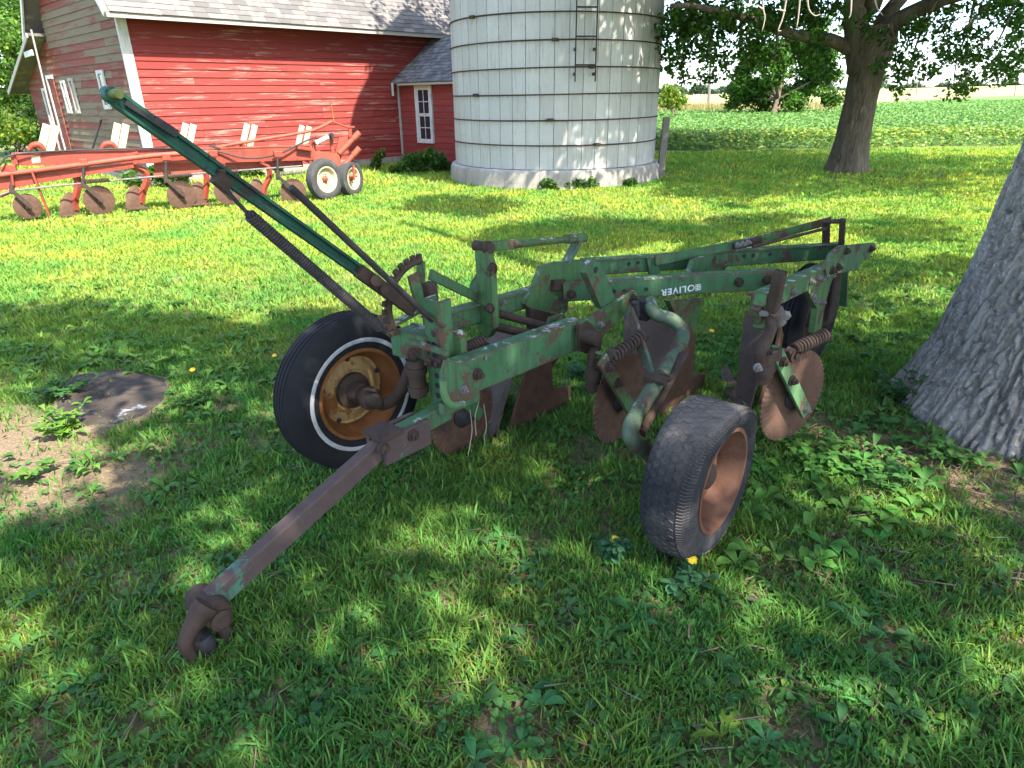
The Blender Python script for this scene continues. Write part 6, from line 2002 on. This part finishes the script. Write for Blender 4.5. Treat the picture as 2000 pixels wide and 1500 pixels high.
# dandelions
PETAL = NT('dandelion_petal').finish((0.78, 0.52, 0.01), .6)
def dandelion(label, x, y, h, R):
    top_ = gp(x, y, h)
    base = np.array([top_[0] + rng.uniform(-.015, .015), top_[1] + .01, 0.0])
    t = thing('dandelion', label, 'flower', base, 'dandelions in the lawn')
    MB().tube(smooth([base, (base + top_) / 2 + (.004, 0, .005), top_]), .0022, 6).build('stem', bpy.data.materials['weed_stem'], t, 60)
    m = MB()
    nz = unit(np.array([0, -.45, 1.0]))
    a, b, d = frame(nz)
    for ring_, (n_, r_, lift) in enumerate(((20, 1.0, .12), (16, .74, .25), (11, .48, .34), (6, .25, .4))):
        for i in range(n_):
            ang = 2 * PI * (i + .5 * ring_) / n_ + rng.uniform(-.08, .08)
            dv = a * math.cos(ang) + b * math.sin(ang)
            sv_ = np.cross(d, dv)
            r2 = R * r_ * rng.uniform(.9, 1.08)
            p = top_
            q1, q2, q3 = p + dv * r2 * .25 + d * R * (lift - .1), p + dv * r2 * .65 + d * R * lift, p + dv * r2 + d * R * (lift - .05)
            w = R * .10
            m.add([q1 - sv_ * w * .6, q1 + sv_ * w * .6, q2 + sv_ * w, q2 - sv_ * w, q3 + sv_ * w * .7, q3 - sv_ * w * .7], [(0, 1, 2, 3), (3, 2, 4, 5)])
    m.build('petals', PETAL, t, 0)
    MB().lathe(top_ - d * R * .35, d, [(.0, 0), (R * .3, R * .05), (R * .34, R * .3), (R * .2, R * .4)], 10).build('calyx', bpy.data.materials['weed_stem'], t)
dandelion('larger dandelion in front of the land wheel', 1352, 1092, .085, .019)
dandelion('dandelion left of the land wheel tread', 1200, 1053, .08, .016)
dandelion('small dandelion left of the whitewall tyre', 536, 694, .06, .015)
dandelion('orange dandelion behind the stump', 376, 722, .09, .018)
dandelion('dandelion between the middle and rear plough bottoms', 1390, 646, .06, .018)

# ------------------------------------------------------------------ stump
stump = thing('tree_stump', 'low grey sawn-off tree stump in the grass at the left', 'stump', gp(170, 800))
def m_stump():
    t = NT('grey_cut_wood')
    v = t.coord((1, 1, 1))
    ringv = t.coord((5, 14, 5))
    n = t.noise(ringv, 2.0, 7, .7, 1.0)
    c = t.mix(n, (0.022, 0.018, 0.015), (0.105, 0.08, 0.06))
    c = t.mix(t.rng(t.noise(v, 5, 5, .7), .62, .7), c, (.36, .37, .38))
    return t.finish(c, .9, t.bump(n, .8, .02), 0, .2)
STW, STB = m_stump(), m_bark('decayed_pale_bark', (.09, .058, .038), (.23, .16, .11), (.3, .23, .17), 1.6, .5)
ctr = SW.mean(0)
out = [np.array([p[0], p[1]]) for p in smooth([np.array([*p, 0]) for p in SW] + [np.array([*SW[0], 0])], 6)][:-1]
def ringz(k, z, wob):
    return [(*(ctr + (p - ctr) * (k + wob * (vnoise(i * .7, 3.3) - .5))), z + .012 * float(vnoise(i * .37, 1.1))) for i, p in enumerate(out)]
n_ = len(out)
m = MB()
rgs = [ringz(.06, .014, 0), ringz(.35, .024, .10), ringz(.7, .022, .12), ringz(.93, .02, .14), ringz(.985, .014, .14)]
for rg in rgs:
    m.v += [tuple(p) for p in rg]
for a in range(len(rgs) - 1):
    m.f += [(a * n_ + i, a * n_ + (i + 1) % n_, (a + 1) * n_ + (i + 1) % n_, (a + 1) * n_ + i) for i in range(n_)]
m.f.append(tuple(range(n_)))
m.build('cut_face', STW, stump, 60)
m = MB()
rgs = [ringz(.987, .016, .14), ringz(1.05, .01, .16), ringz(1.12, -.005, .2), ringz(1.16, -.05, .22)]
for rg in rgs:
    m.v += [tuple(p) for p in rg]
for a in range(len(rgs) - 1):
    m.f += [(a * n_ + i, a * n_ + (i + 1) % n_, (a + 1) * n_ + (i + 1) % n_, (a + 1) * n_ + i) for i in range(n_)]
m.build('bark_rim', STB, stump, 60)
print('clumps', nclump_near, len(allc), 'grass verts', len(gobj.data.vertices))
